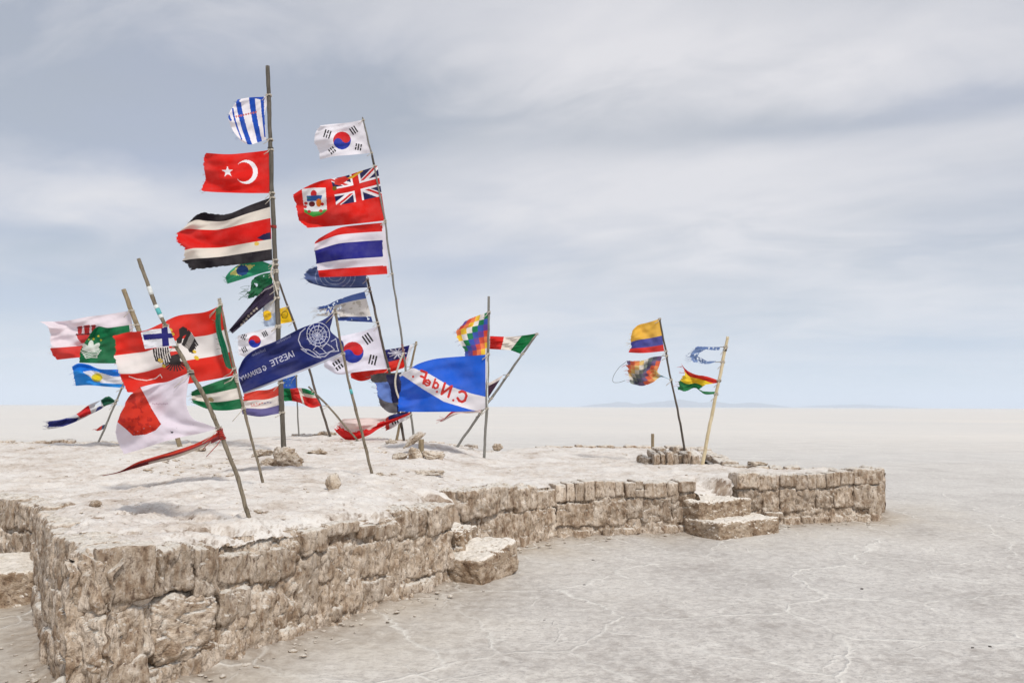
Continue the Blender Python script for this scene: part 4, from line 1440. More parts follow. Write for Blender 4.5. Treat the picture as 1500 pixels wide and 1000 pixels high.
def d_ensign(p):
    p.all((214, 28, 18))
    cu, cv = 0.535, 0.55
    cant = (p.u < cu) & (p.v < cv)
    a, b = p.u / cu, p.v / cv
    p.fill(cant, (30, 30, 78))
    ax_, by_ = (a - 0.5) * 1.5, b - 0.5
    dg = math.hypot(1.5, 1.0)
    for sgn in (1, -1):
        p.fill(cant & (np.abs(by_ * 1.5 - sgn * ax_) / dg < 0.095), WHITE)
    for sgn in (1, -1):
        dd = (by_ * 1.5 - sgn * ax_) / dg
        p.fill(cant & (np.abs(dd - 0.03 * np.sign(ax_)) < 0.036), (206, 40, 36))
    p.fill(cant & ((np.abs(ax_) < 0.165) | (np.abs(by_) < 0.165)), WHITE)
    p.fill(cant & ((np.abs(ax_) < 0.10) | (np.abs(by_) < 0.10)), (208, 30, 24))
    p.fill(p.seg([(530, 250), (517, 259), (500, 265)], 3.0), (220, 170, 50))
    p.fill(p.poly([(491, 262), (505, 258), (512, 262), (498, 272), (490, 270)]), (206, 44, 34))
    sh = p.poly([(442, 277), (460, 275), (477, 275), (479, 308), (471, 315), (459, 318), (446, 311)])
    p.fill(sh, (226, 222, 222))
    p.fill(sh & (p.Y > 307 - 0.0 * p.X), (60, 158, 58))
    p.fill(sh & p.disc(461, 304, 16, 6), (224, 224, 224))
    p.fill(sh & p.disc(459.5, 284, 4.4, 5.6), (190, 26, 30))
    p.fill(sh & p.poly([(449, 287), (472, 286), (470, 294), (450, 295)]), (36, 88, 160))
    p.fill(sh & p.disc(467, 297, 4, 6), (222, 120, 30))
    p.fill(sh & p.disc(457, 299, 4.5, 4), (96, 24, 28))
    for (x, y) in [(448, 298), (472, 299), (453, 310), (470, 309), (447, 303)]:
        p.fill(sh & p.disc(x, y, 2.6, 2.2), (194, 36, 34))
    p.fill(sh & p.disc(452, 290, 3, 1.4, 0.4), (60, 120, 110))
    p.fill(p.disc(490, 276, 3.4, 3.4), (110, 84, 20))


flag('red flag with a crossed canton and white shield on the thin rod', 'thin', [(553, 243), (530, 250), (505, 258), (470, 265), (446, 275), (428, 286)], [(565, 323), (530, 327), (490, 331), (450, 334)], d_ensign,
     fly=[(428, 286), (433, 302), (437, 322), (450, 334)], tat=0.015, den=1.7, waves=1.2)


def d_thai(p):
    p.stripes([(210, 34, 28), (226, 220, 228), (38, 38, 128), (226, 220, 228), (214, 32, 26)], [0, .17, .335, .665, .835, 1.0])
    p.fill(p.u < 0.03 + 0.06 * p.v * (p.v < 0.84), (226, 220, 228))


flag('red white and blue five striped flag on the thin rod', 'thin', [(563, 326), (530, 329), (500, 333), (482, 341), (466, 350)], [(571, 401), (540, 403), (505, 405), (467, 406)], d_thai,
     fly=[(466, 350), (460, 358), (462, 380), (467, 406)], tat=0.012, waves=1.0)


def d_un(p):
    p.all((84, 102, 148))
    for r in (7, 12, 17, 22):
        p.fill(p.disc(491, 405, r * 1.35, r) & ~p.disc(491, 405, r * 1.35 - 1.2, r - 1.1), (150, 162, 190))
    p.fill(p.v > 0.9, (56, 70, 118))


flag('blue grey flag with a pale ringed emblem behind the five striped flag', 'dark', [(536, 403), (510, 398), (485, 392), (462, 390)], [(538, 421), (510, 422), (480, 421), (452, 414)], d_un,
     fly=[(462, 390), (450, 395), (443, 405), (452, 414)], tat=0.04, amp=0.08)


def d_torn(p):
    p.all((216, 212, 206))
    p.fill(p.v < 0.22, (74, 104, 172))
    p.fill((p.v > 0.82) & (p.u < 0.62), (44, 66, 130))
    p.fill(p.seg([(477, 459), (481, 451), (484, 458), (488, 450)], 2.0), (66, 96, 168))
    n = fbm(np.stack([p.X * 0.13, p.Y * 0.13, 0 * p.X], 1), 4, seed=12)
    p.fill((n > 0.28) & (p.v > .25) & (p.v < .8), (186, 180, 170))
    p.cut((p.u > 0.62) & (p.v > 0.75))
    p.cut((p.u > 0.55) & (n > 0.35))


flag('dirty torn white flag with blue bands below the blue grey flag', 'dark', [(534, 427), (515, 432), (495, 439), (480, 446), (463, 450)], [(546, 472), (525, 471), (505, 470), (485, 469), (458, 466)], d_torn, tat=0.10, amp=0.07, holes=0.03)


def d_navy(p):
    p.all((32, 42, 104))
    c = (196, 198, 214)
    cx, cy = 464.5, 491
    for r in (4, 8, 12.5, 17):
        p.fill(p.disc(cx + r * 0.1, cy - r * .08, r, r * 1.05, -0.4) & ~p.disc(cx + r * .1, cy - r * .08, r - 1.0, r * 1.05 - 1.0, -0.4) & (p.u < 0.9), c)
    for k in range(6):
        a = -0.35 + math.pi * k / 6
        p.fill(p.seg([(cx - 16 * math.cos(a), cy - 16 * math.sin(a)), (cx + 16 * math.cos(a), cy + 16 * math.sin(a))], 0.8), c)
    rg = random.Random(4)
    for k in range(22):
        a, r = rg.uniform(0, 6.28), rg.uniform(2, 14)
        x, y = cx + r * math.cos(a), cy + r * math.sin(a)
        p.fill(p.disc(x, y, rg.uniform(1.0, 2.6), rg.uniform(0.8, 1.5), rg.uniform(0, 3)), (150, 156, 184))
    p.fill(p.seg([(447, 481), (440, 487), (437, 498), (441, 507), (449, 514)], 1.3), c)
    p.fill(p.seg([(441, 511), (452, 512), (459, 516), (466, 522), (476, 522), (484, 515), (496, 514), (493, 505)], 1.2), c)
    p.fill(p.seg([(441, 511), (450, 517), (460, 522), (470, 524)], 1.0), c)
    p.fill(p.seg([(459, 512), (464, 506), (471, 510), (478, 517), (468, 519), (459, 512)], 1.0), c)
    p.fill(p.seg([(471, 510), (478, 503), (485, 507), (490, 512), (478, 517)], 1.0), c)
    p.fill(p.seg([(485, 500), (492, 496), (494, 507)], 1.0), c)
    d = (431.5 - 394, 517.5 - 534.5)
    d = (-d[0], -d[1])
    up = (-0.40, -0.92)
    p.text('IAESTE', 431.5, 521, d, up, 5.4, 8.0, 1.25, c, 1.28)
    p.text('G', 391, 541.0, d, up, 5.0, 7.0, 1.2, c, 1.3)
    p.text('ERMANY', 383.5, 544.0, d, up, 4.5, 5.8, 1.05, c, 1.28)
    for (x0, y0, x1, y1, n) in [(389, 514, 369, 522, 9), (426, 494, 405, 504, 9)]:          # two short lines of small script, too small to read
        for k in range(n):
            t = k / n
            x, y = x0 + (x1 - x0) * t, y0 + (y1 - y0) * t
            p.fill(p.seg([(x, y), (x - 1.2, y - (2.6 if k % 3 else 4.0)), (x - 2, y + 0.2)], 0.7), (128, 134, 168))
    p.fill(p.v > 0.955, (176, 178, 190))
    p.cut((p.u < 0.035) & (p.v > 0.2) & (p.v < 0.2))


flag('navy banner with mirrored pale lettering and a globe emblem', 'navy', [(489, 458), (470, 470), (440, 481), (405, 499), (375, 511), (358, 524), (349, 541)], [(503, 518), (460, 537), (420, 553), (385, 567), (357, 577)], d_navy,
     hoist=[(489, 458), (486, 472), (484, 484), (494, 494), (503, 502), (503, 518)], fly=[(349, 541), (350, 556), (357, 577)], tat=0.0, den=2.2, waves=1.0, amp=0.03, skew=-0.05)


def d_kor_mid(p):
    p.all((226, 224, 236))
    p.yinyang(517, 516, 15.5, 0.15)
    p.bars(538.5, 496, 15, 2.4, 4.3, math.radians(55), (0, 0, 0))
    p.bars(546, 527, 14, 2.4, 4.3, math.radians(103), (0, 1, 0))
    p.bars(495, 534.5, 14, 2.4, 4.4, math.radians(55), (1, 1, 1))
    p.bars(484, 507, 13, 2.4, 4.3, math.radians(103), (1, 0, 1))


flag('large white flag with a red and blue disc beside the navy banner', 'dark', [(554, 477), (535, 484), (510, 490), (490, 494), (474, 500)], [(569, 540), (545, 542), (520, 545), (495, 548), (474, 537)], d_kor_mid, tat=0.012, den=1.6, waves=0.9, skew=0.05)


def d_sun(p):
    p.all((210, 36, 22))
    p.fill((p.u < 0.62) & (p.v < 0.52), (36, 34, 104))
    for k in range(10):
        a = k * math.pi / 5
        p.fill(p.seg([(582 + 5 * math.cos(a), 517 + 4 * math.sin(a)), (582 + 13 * math.cos(a), 517 + 8 * math.sin(a))], 1.8), (214, 214, 224))
    p.fill(p.disc(582, 517, 4.4, 3.6), (214, 214, 224))
    p.fill((p.u < 0.05), (222, 222, 226))


flag('red flag with a dark blue corner and white sun behind the large disc flag', 'canton', [(605, 504), (585, 509), (560, 513), (535, 518), (512, 524)], [(596, 537), (575, 544), (550, 552), (530, 558), (513, 553)], d_sun, tat=0.02, amp=0.06)


def d_greyblue(p):
    p.all((96, 124, 190))
    p.fill(p.v < 0.18 + 0.1 * p.u, (66, 62, 62))
    p.fill((p.u < 0.5 - 0.2 * p.v) & (p.v > 0.05) & (p.v < 0.92), (24, 28, 74))
    p.fill((p.v > 0.74), (96, 94, 98))
    p.fill((p.u < 0.18) & (p.v > .8), (24, 28, 74))
    p.fill(p.poly([(546, 566), (551, 562), (552, 573), (547, 576)]), (206, 70, 60))


flag('grey and blue ragged flag hanging down beside the bright blue club flag', 'thin', [(588, 545), (575, 546), (560, 546), (542, 549)], [(588, 602), (578, 605), (568, 603), (557, 594)], d_greyblue,
     fly=[(542, 549), (543, 558), (550, 563), (552, 578), (557, 594)], tat=0.05, amp=0.09, waves=0.8)


def d_club(p):
    p.all((34, 94, 206))
    p.fill(p.poly([(574, 556), (584, 540), (606, 539), (630, 548), (660, 566), (690, 576), (720, 583), (720, 605), (690, 600), (650, 588), (620, 570), (602, 558), (590, 550)]), (228, 224, 228))
    p.fill(p.u < 0.022, (222, 220, 226))
    r = (206, 50, 44)
    d, up = (-0.93, -0.37), (0.30, -0.95)
    p.text('C', 681, 590, d, up, 13, 14.5, 3.7, r)
    for (x, y) in [(664, 586), (640, 573.5), (605, 551.5)]:
        p.fill(p.disc(x, y, 1.7), r)
    p.text('N', 658, 581.5, d, up, 13.5, 16.5, 3.6, r)
    p.text('d', 641, 570, d, up, 8.5, 8.5, 2.9, r)
    p.text('e', 629, 566, d, up, 8.5, 8.5, 2.7, r)
    p.text('F', 621, 561.5, d, up, 10, 16, 3.5, r)


flag('bright blue club flag with a white diagonal band and mirrored red lettering', 'club', [(714, 519), (690, 521), (660, 523), (635, 526), (612, 533), (598, 542), (584, 549)], [(714, 598), (690, 602), (640, 603), (605, 603), (583, 602)], d_club,
     fly=[(584, 549), (587, 566), (583, 585), (583, 602)], tat=0.01, den=1.7, waves=1.3, amp=0.04, hem=2.0)

WCOL = [(200, 50, 40), (226, 118, 80), (240, 200, 60), (226, 222, 218), (20, 122, 74), (52, 80, 170), (92, 66, 140)]


def wiphala(p, nx, ny, cols, sh=0):
    i = np.floor(p.u * nx).astype(int)
    j = np.floor(p.v * ny).astype(int)
    k = (j - i + sh) % 7
    for q in range(7):
        p.fill(k == q, cols[q])


def d_wip(p):
    # squares run in diagonals: white from lower left to upper right
    order = [(226, 222, 218), (240, 196, 50), (232, 122, 70), (206, 70, 50), (98, 66, 146), (52, 80, 170), (20, 122, 74)]
    i = np.floor(p.u * 6).astype(int)
    j = np.floor(p.v * 7).astype(int)
    k = (i - j - 1) % 7
    for q in range(7):
        p.fill(k == q, order[q])


flag('bright checkered rainbow flag above the bright blue club flag', 'club', [(716, 457), (703, 461), (690, 466), (680, 471)], [(717, 518), (702, 521), (690, 523), (680, 523)], d_wip,
     fly=[(680, 471), (672, 481), (667, 486), (671, 500), (679, 512), (680, 523)], tat=0.05, den=1.6, amp=0.06)


def d_mex(p):
    p.all((224, 216, 206))
    p.fill(p.u < 0.33, (10, 108, 56))
    p.fill(p.u > 0.70 - 0.06 * p.v, (206, 34, 28))


flag('red white and green flag streaming from the tip of the leaning dark stick', 'tricolour', [(787, 488), (768, 491), (745, 493), (717, 492)], [(762, 518), (748, 513), (735, 512), (717, 511)], d_mex, tat=0.02, amp=0.06, skew=0.1)


def d_maroon(p):
    p.all((70, 46, 62))
    p.fill(p.v < 0.2, (220, 208, 200))


flag('dark maroon scrap with a white edge halfway up the leaning dark stick', 'tricolour', [(737, 549), (725, 556), (712, 563)], [(715, 583), (713, 583), (711, 582)], d_maroon, tat=0.04, den=1.6)


def d_rag(p):
    p.all((222, 206, 200))
    p.fill(p.v < 0.5, (204, 60, 54))


flag('small red and white rag poking out below the bright blue club flag', 'tricolour', [(704, 598), (680, 600), (664, 601), (648, 615)], [(704, 604), (684, 605), (668, 607), (645, 619)], d_rag, tat=0.1, den=1.6, dY=-0.1)


def d_sag(p):
    p.all((226, 206, 200))
    n = fbm(np.stack([p.u * 14, 0 * p.u, 0 * p.u], 1), 3, seed=44)
    p.fill(p.v > 0.60 - 0.25 * (p.u < 0.45) + 0.10 * n, (206, 26, 26))
    p.cut((p.u < 0.35) & (p.v < 0.45))


flag('sagging white and red flag dragging low over the rocks', 'thin', [(602, 601), (583, 607), (560, 612), (535, 612), (510, 613), (498, 613)], [(600, 607), (580, 616), (556, 627), (538, 638), (510, 645), (487, 628)], d_sag,
     tat=0.06, amp=0.06, dY=-0.15, hoist=[(602, 601), (600, 607)])


def d_krag(p):
    p.all((214, 210, 212))
    p.fill(p.v < 0.45, (30, 40, 110))
    p.fill(p.u > 0.82, (196, 66, 58))
    p.bars(578, 616, 10, 2.2, 4.0, math.radians(70), (0, 0, 0))


flag('crumpled white navy and red rag with three black bars near the rocks', 'dark', [(602, 601), (588, 604), (572, 608), (563, 614)], [(600, 612), (588, 618), (576, 626), (564, 631)], d_krag, tat=0.05, den=1.7, dY=-0.25, amp=0.09)


def d_ned(p):
    p.stripes([(204, 62, 48), (222, 214, 208), (98, 92, 142)], [0, .36, .70, 1])
    for i in range(8):
        p.fill(p.disc(368 + i * 4, 592 - i * 0.5 + (i % 2), 1.5, 0.8), (206, 110, 100) if i < 5 else (130, 124, 160))
    p.fill(p.seg([(368, 594.5), (380, 593.5)], 0.8), (206, 110, 100))


flag('red white and violet flag low on the tallest pole', 'main', [(414, 561), (395, 570), (375, 572), (357, 577)], [(416, 604), (400, 607), (380, 610), (354, 606)], d_ned, tat=0.02, amp=0.05, waves=0.9)


def d_blue(p):
    p.all((40, 96, 190))
    for k in range(6):
        a = k * math.pi / 3
        p.fill(p.disc(422 + 5 * math.cos(a), 560 + 5 * math.sin(a), 0.9), (120, 150, 120))


flag('small plain blue flag on the short thin rod behind the tallest pole', 'blue', [(434, 549), (425, 552), (412, 556)], [(434, 571), (424, 571), (412, 570)], d_blue, tat=0.02, den=1.5)


def d_crump(p):
    p.all((218, 210, 200))
    p.fill(p.u > 0.74, (12, 122, 70))
    p.fill((p.u > 0.48) & (p.u < 0.74), (206, 34, 30))
    p.fill((p.u < 0.42) & (p.v > 0.45), (206, 34, 30))
    p.fill((p.u < 0.38) & (p.v < 0.28), (20, 120, 72))


flag('crumpled green white and red flag on the pale tilted cane', 'cane', [(458, 573), (447, 569), (437, 568), (426, 569), (413, 568)], [(470, 594), (456, 597), (440, 590), (426, 587), (413, 588)], d_crump, tat=0.05, amp=0.10, waves=2.0, den=1.6)


def d_castle(p):
    p.all((228, 216, 222))
    p.fill(p.v > 0.70, (206, 48, 42))
    for (x0, y0, x1, y1) in [(113.5, 478, 120.5, 489), (123, 476.5, 131.5, 489), (134, 476, 140, 489)]:
        p.fill(p.poly([(x0, y0), (x1, y0 - 0.6), (x1 - 0.8, y1), (x0 + 0.8, y1)]), (184, 40, 42))
        p.fill(p.poly([(x0 - 0.8, y0 + 1.2), (x1 + 0.8, y0 + 0.6), (x1 + 0.8, y0 + 2.2), (x0 - 0.8, y0 + 2.8)]), (84, 26, 30))
    p.fill(p.poly([(111.5, 489.5), (142, 488), (140, 500), (119, 502.5), (114, 496)]), (190, 44, 44))
    p.fill(p.poly([(111, 489), (142, 487.6), (142, 489.4), (111, 491)]), (90, 26, 30))


flag('white flag with a red lower band and red castle on the thick bark stick', 'stick', [(191, 455), (160, 460), (128, 464), (95, 470), (57, 471)], [(200, 520), (160, 520), (120, 523), (82, 527)], d_castle,
     fly=[(57, 471), (70, 480), (73, 500), (74, 515), (82, 527)], tat=0.02, amp=0.05, dY=0.06)


def d_lotus(p):
    p.all((8, 104, 62))
    w = (214, 222, 214)
    for (x, y, r) in [(137, 496, 1.8), (130, 497, 1.2), (144, 492, 1.6), (148, 498, 1.4), (127, 495, 1.4)]:
        p.star(x, y, r * 1.5, (206, 190, 50))
    p.fill(p.disc(133, 507, 4.2, 9, 0.1), w)
    p.fill(p.disc(126, 509, 3.6, 8, -0.75), w)
    p.fill(p.disc(140, 508, 3.6, 8, 0.85), w)
    p.fill(p.disc(133, 511, 13, 4, 0.0), w)
    for k in range(4):
        y = 515 + k * 2.6
        p.fill(p.seg([(118 + k * 2, y - 1), (126, y + 1.6), (134, y), (142, y + .4), (148 - k * 2, y - 2)], 1.3), w)


flag('green flag with a white lotus and yellow stars', 'stick', [(189, 476), (175, 478), (158, 480), (145, 478), (137, 482)], [(196, 531), (170, 532), (145, 532), (116, 531)], d_lotus,
     fly=[(137, 482), (128, 495), (118, 512), (116, 531)], tat=0.01, den=1.7, dY=-0.08, skew=-0.08)


def d_arg(p):
    p.all((222, 222, 228))
    p.fill(p.v < 0.30 + 0.1 * np.sin(p.u * 9), (20, 116, 214))
    p.fill(p.v > 0.80 - 0.55 * sstep(0.45, 1.0, p.u), (38, 138, 220))
    p.fill(p.disc(142, 553, 8, 6), (208, 194, 70))
    p.fill(p.disc(142, 553, 4.5, 3.6), (226, 204, 30))


flag('light blue and white flag with a yellow sun below the lotus flag', 'strip', [(186, 540), (165, 541), (145, 540), (130, 534), (115, 532), (105, 537)], [(182, 568), (155, 566), (130, 564), (110, 565)], d_arg, tat=0.02, amp=0.07, den=1.5)


def d_strip(p):
    p.all((204, 204, 206))
    p.fill(p.poly([(146, 583), (165, 579), (170, 588), (152, 595)]), (8, 84, 60))
    p.fill(p.poly([(111, 605), (129, 592), (134, 605), (118, 612)]), (206, 22, 26))
    p.fill(p.poly([(138, 606), (144, 594), (151, 596), (146, 602)]), (48, 58, 128))
    p.fill(p.poly([(60, 612), (85, 612), (115, 612), (108, 624), (70, 625), (60, 626)]), (50, 56, 130))
    p.cut(p.poly([(135, 604), (140, 592), (148, 586), (148, 592), (142, 600)]) & (p.v < .6))


flag('long torn strip of green red and dark blue on the thin leaning stick', 'strip', [(168, 586), (158, 580), (147, 586), (130, 593), (112, 606), (90, 614), (67, 617)], [(168, 591), (156, 594), (146, 600), (132, 607), (112, 617), (90, 625), (67, 629)], d_strip,
     tat=0.04, amp=0.05, den=1.6, slant=1.5)


def d_tiny(p):
    p.all((190, 54, 44))
    p.fill(p.u < 0.4, (40, 60, 90))


flag('tiny dark and red rag near the foot of the thin leaning stick', 'strip', [(156, 621), (149, 623), (142, 628)], [(153, 627), (147, 630), (141, 631)], d_tiny, tat=0.05, den=2.0, ties=False)


def d_eagle(p):
    p.stripes([(212, 42, 30), (226, 220, 216), (212, 44, 32)], [0, .345, .665, 1])
    rg = random.Random(11)
    bk, wt = (34, 28, 30), (206, 198, 192)
    p.fill(p.poly([(262, 482), (268, 478), (274, 481), (275, 488), (268, 493), (266, 502), (259, 505), (258, 497), (263, 492)]), bk)
    p.fill(p.poly([(250, 517), (258, 513), (263, 517), (264, 527), (258, 531), (250, 529)]), bk)
    for i in range(11):                                     # feathers of the wing towards the pole
        t = i / 10
        x, y = 267 + 9 * (1 - t), 484 + 20 * t
        p.fill(p.seg([(x, y), (x + 6 + 2 * t, y + 8 - 2 * t), (x + 12 + rg.uniform(-1, 3), y + 20 - 7 * t + rg.uniform(-2, 2))], 2.3), bk)
        p.fill(p.seg([(x + 4, y + 3), (x + 9, y + 11 - 3 * t)], 0.8), wt)
    for i in range(8):                                      # the other wing
        t = i / 7
        x, y = 225 + 24 * t, 511 - 2 * t
        p.fill(p.seg([(x, y), (x + 1, y + 9), (x + 3 + 2 * rg.random(), y + 17 + 7 * rg.random())], 2.2), bk)
    for i in range(10):                                     # tail
        a = 0.25 + 2.6 * i / 9
        p.fill(p.seg([(257, 524), (257 + 9 * math.cos(a), 529 + 7 * math.sin(a)), (257 + (18 + rg.uniform(-3, 3)) * math.cos(a), 531 + 12 * math.sin(a))], 2.0), bk)
    for (x, y, r) in [(235, 528, 4), (288, 524, 4), (285, 515, 3), (250, 483, 3), (253, 489, 3), (240, 536, 3)]:
        p.fill(p.disc(x, y, r, r * 0.7, 0.6), (214, 180, 60))
    p.fill(p.seg([(189, 551), (200, 555), (215, 557), (228, 554), (235, 548), (237, 553)], 1.3), (236, 226, 220))
    p.fill(p.poly([(247, 507), (260, 506), (261, 518), (250, 521)]), (204, 44, 34))
    p.fill(p.poly([(247, 510), (260, 510), (260, 514), (248, 515)]), (224, 218, 214))


flag('largest flag, red white red with a black feathered eagle', 'eagle', [(325, 446), (300, 457), (262, 462), (235, 474), (212, 484), (190, 486), (164, 492)], [(348, 549), (310, 556), (275, 562), (240, 568), (212, 576), (185, 574)], d_eagle,
     hoist=[(325, 446), (333, 485), (341, 520), (348, 549)], fly=[(164, 492), (168, 503), (167, 525), (174, 550), (185, 574)], tat=0.02, den=1.7, waves=1.6, amp=0.04, skew=0.06)


def d_ribbon(p):
    p.all((10, 96, 66))
    p.fill(p.v < 0.12, (70, 110, 70))


flag('narrow green ribbon hanging down over the eagle flag', 'eagle', [(324, 447), (320, 449), (316, 452)], [(340, 540), (335, 540), (330, 536)], d_ribbon, hoist=[(324, 447), (324, 480), (332, 508), (340, 540)],
     fly=[(316, 452), (316, 482), (323, 510), (330, 536)], dY=-0.10, skew=0.02, amp=0.05, tat=0.05, name='ribbon', cat='ribbon', den=1.6)


def d_cross(p):
    p.all((222, 222, 228))
    p.fill(p.poly([(209, 490), (236, 488), (252, 488), (262, 490), (264, 494), (236, 496), (211, 498)]), (26, 26, 110))
    p.fill(p.poly([(236, 478), (245, 477), (248, 508), (238, 508)]), (26, 26, 110))


flag('small white flag with a dark blue cross wrapped over the long bent pole', 'bent', [(247, 478), (235, 481), (220, 483), (206, 487)], [(259, 506), (243, 507), (228, 509), (212, 511)], d_cross, dY=-0.045, tat=0.01, den=2.0, amp=0.02, skew=0.02)


def d_patch(p):
    p.all((222, 212, 222))
    n = fbm(np.stack([p.X * 0.10, p.Y * 0.10, 0 * p.X], 1), 4, seed=14)
    p.fill(p.poly([(205, 566), (214, 582), (222, 598), (236, 621), (228, 630), (214, 636), (195, 638), (183, 627), (172, 618), (176, 606), (183, 594), (184, 585), (195, 572)]), (198, 52, 36))
    p.fill(p.poly([(205, 566), (214, 582), (222, 598), (236, 621), (228, 630), (214, 636), (195, 638), (183, 627), (172, 618), (176, 606), (183, 594), (184, 585), (195, 572)]) & (n > 0.25), (170, 40, 32))
    rg = random.Random(3)
    for i in range(9):
        p.fill(p.disc(rg.uniform(195, 300), rg.uniform(605, 640), rg.uniform(.4, 0.9), .5), (150, 140, 150))
    for i in range(9):
        p.fill(p.disc(224 + i * 2.6, 591 + (i % 2) * 0.8, 1.0, 0.9), (186, 164, 180))
    p.fill(p.disc(252, 633, 2.0, 1.2), (44, 40, 48))


flag('dirty white flag with a big red patch low on the long bent pole', 'bent', [(279, 545), (262, 552), (245, 559), (225, 562), (205, 567)], [(319, 627), (295, 634), (265, 640), (235, 648), (205, 658), (181, 665)], d_patch,
     hoist=[(279, 545), (275, 565), (273, 592), (282, 612), (300, 620), (319, 627)], fly=[(205, 567), (186, 584), (172, 616), (170, 640), (181, 665)], tat=0.01, den=1.5, waves=1.1, amp=0.05, skew=0.05)


def d_tail(p):
    p.all((196, 60, 44))
    p.fill(p.v > 0.42, (140, 62, 66))
    p.fill((p.v > 0.62) & (p.u < 0.62) & (p.u > 0.1), (204, 194, 182))


flag('long red and white rag with a thin trailing tail', 'bent', [(326, 630), (310, 638), (285, 650), (255, 660), (225, 669), (200, 677), (175, 690), (150, 696)], [(326, 642), (308, 650), (282, 661), (255, 671), (225, 678), (200, 685), (175, 692), (150, 697)], d_tail,
     tat=0.0, den=1.5, waves=0.8, amp=0.03, name='rag', cat='rag', slant=1.0, tie_mat=M_RED)


def d_gwg(p):
    p.stripes([(12, 106, 62), (222, 214, 204), (12, 104, 62)], [0, .36, .70, 1])
    p.fill(p.disc(309, 585, 4.5, 3, 0.5), (170, 150, 110))


flag('green white green flag with a tiny emblem low on the eagle pole', 'eagle', [(346, 550), (325, 556), (305, 563), (290, 569), (278, 575)], [(355, 598), (330, 601), (305, 599), (280, 589)], d_gwg, tat=0.05, amp=0.06, waves=1.2)


def d_col(p):
    p.stripes([(226, 176, 70), (72, 74, 150), (206, 48, 44)], [0, .52, .80, 1])


flag('yellow blue and red flag on the plinth pole', 'yellowblue', [(966, 467), (950, 472), (935, 476), (926, 484)], [(973, 514), (955, 516), (938, 517), (919, 516)], d_col,
     fly=[(926, 484), (923, 498), (924, 508), (919, 516)], tat=0.03, den=1.6)


def d_wip2(p):
    order = [(206, 200, 190), (214, 184, 116), (222, 140, 84), (208, 92, 62), (108, 88, 126), (96, 100, 118), (128, 134, 126)]
    i = np.floor(p.u * 8).astype(int)
    j = np.floor(p.v * 6).astype(int)
    k = (i - j - 3) % 7
    for q in range(7):
        p.fill(k == q, order[q])
    p.fill(p.poly([(966, 552), (974, 542), (982, 555), (968, 557)]), (110, 170, 190))
    p.fill(p.poly([(969, 549), (972, 549), (972, 556), (969, 556)]), (30, 60, 80))


flag('faded checkered rainbow flag under the yellow blue and red flag', 'yellowblue', [(970, 521), (955, 523), (940, 528), (916, 528)], [(982, 556), (968, 552), (956, 560), (940, 565), (921, 561)], d_wip2,
     fly=[(916, 528), (918, 540), (920, 552), (921, 561)], hoist=[(970, 521), (966, 535), (964, 546), (982, 556)], tat=0.06, amp=0.10, den=1.7, waves=1.8)


def d_c(p):
    p.all((112, 136, 180))
    nn = fbm(np.stack([p.X * 0.25, p.Y * 0.25, 0 * p.X], 1), 4, seed=61)
    p.cut(p.poly([(1060, 512), (1046, 513), (1034, 511.5), (1024, 517), (1022, 522), (1029, 525), (1036, 529), (1060, 528)]) | ((nn > 0.33) & (p.u < 0.85)))
    p.fill(p.v < 0.15, (96, 120, 168))


flag('torn pale blue scrap shaped like a bracket on the pale wooden pole', 'pale', [(1055, 508), (1040, 508), (1020, 507)], [(1048, 530), (1035, 533), (1014, 530)], d_c, fly=[(1020, 507), (1010, 520), (1014, 530)], tat=0.06, den=2.0)


def d_bol(p):
    p.all((232, 200, 40))
    p.fill(p.v < 0.30, (200, 44, 32))
    p.fill(p.v > 0.66, (10, 112, 60))
    p.cut(p.poly([(1056, 560), (1034, 563), (1024, 570), (1030, 573), (1056, 574)]))
    p.cut(p.poly([(1018, 545), (1012, 536), (1030, 545), (1026, 550)]))


flag('torn red yellow and green flag on the pale wooden pole', 'pale', [(1053, 557), (1035, 551), (1018, 548), (1005, 541), (997, 531)], [(1046, 577), (1032, 577), (1018, 568), (1004, 573), (991, 570)], d_bol,
     fly=[(997, 531), (1002, 545), (995, 556), (991, 570)], tat=0.05, den=1.8, amp=0.09)

def cord(name, parent, pts, Y, r, mat):
    c = curve(pts, 40)
    o0 = np.array(parent.location)
    v_, f_ = tube(at_y(c[:, 0], c[:, 1], np.full(40, Y)) - o0, r, 6)
    return mesh(name, v_, f_, mat, parent)


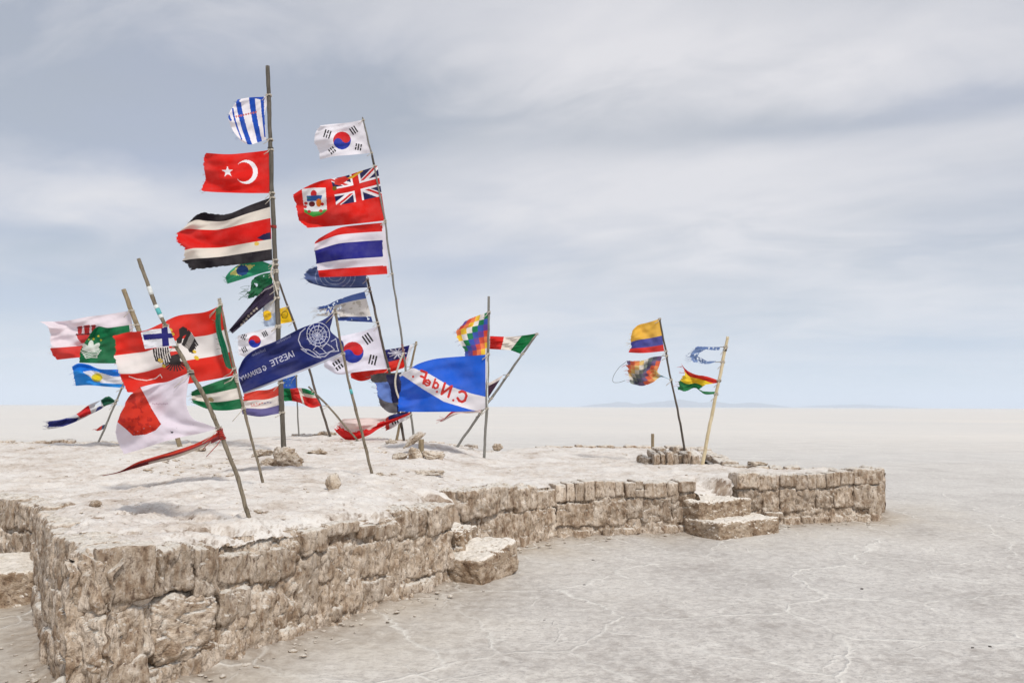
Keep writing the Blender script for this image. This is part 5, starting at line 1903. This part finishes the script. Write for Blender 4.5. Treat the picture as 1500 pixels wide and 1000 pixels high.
things = {o['label']: o for o in COL.objects if 'label' in o}
o = things['faded checkered rainbow flag under the yellow blue and red flag']
cord('loose_thread', o, [(917, 530), (907, 538), (899, 550), (898, 559), (906, 560), (916, 557)], float(pl[1] + 0.6), 0.0035, M_DARK)
o = things['second tallest pole, a thin pale rod carrying the top white flag']
cord('rope', o, [(591, 516), (584, 535), (579, 556), (581, 574), (588, 590), (592, 600)], 17.9, 0.022, M_ROPE)
o = things['tallest flagpole, a thick weathered grey post wedged with a rock']
cord('rope', o, [(401, 384), (397, 400), (402, 414), (407, 432)], POLES['main'][1] - 0.09, 0.012, M_ROPE)

# ------------------------------------------------------------------ far hills and the air
def hills(px0, px1, hp, dist, label, seed):
    n, m = 160, 10
    px = np.linspace(px0, px1, n)
    x0 = at_y(px, np.full(n, 598.0), np.full(n, dist))[:, 0]
    t = np.linspace(0, 1, n)
    prof = np.clip(fbm(np.stack([t * 5 + seed, 0 * t, 0 * t], 1), 4, seed=seed) * 0.5 + 0.62, 0.1, 1.4) * np.sin(np.pi * t) ** 0.6
    h = prof * hp * dist / F
    V = []
    for j in range(m):
        s = j / (m - 1)
        V.append(np.stack([x0, np.full(n, dist + 1400 * (s - 0.5)), h * np.sin(math.pi * s) ** 0.8 - 0.5], 1))
    V = np.stack(V, 1).reshape(-1, 3)
    tag(mesh('hills', V, grid_faces(n, m), M_HILL), label, kind='structure')


hills(850, 1140, 14, 9000, 'low blue hills on the horizon behind the plinth', 3)
hills(1180, 1320, 7, 9600, 'very faint low hills on the horizon beyond the far arm', 8)

hz_m, N = new_mat('air')
pv = N.n('ShaderNodeVolumePrincipled')
pv.inputs['Color'].default_value = (0.80, 0.89, 1.0, 1)
pv.inputs['Density'].default_value = 2.0e-4
pv.inputs['Anisotropy'].default_value = 0.0
N.n('ShaderNodeOutputMaterial', i_Volume=pv.outputs[0])
HX, Z0, Z1 = 12600.0, -1.0, 190.0
hv = np.array([(sx_ * HX, sy_ * HX, z) for z in (Z0, Z1) for sx_, sy_ in ((-1, -1), (1, -1), (1, 1), (-1, 1))])
hf = np.array([(3, 2, 1, 0), (4, 5, 6, 7), (0, 1, 5, 4), (1, 2, 6, 5), (2, 3, 7, 6), (3, 0, 4, 7)])
tag(mesh('haze', hv, hf, hz_m, smooth=False), 'thin bluish air over the salt flat', kind='stuff')
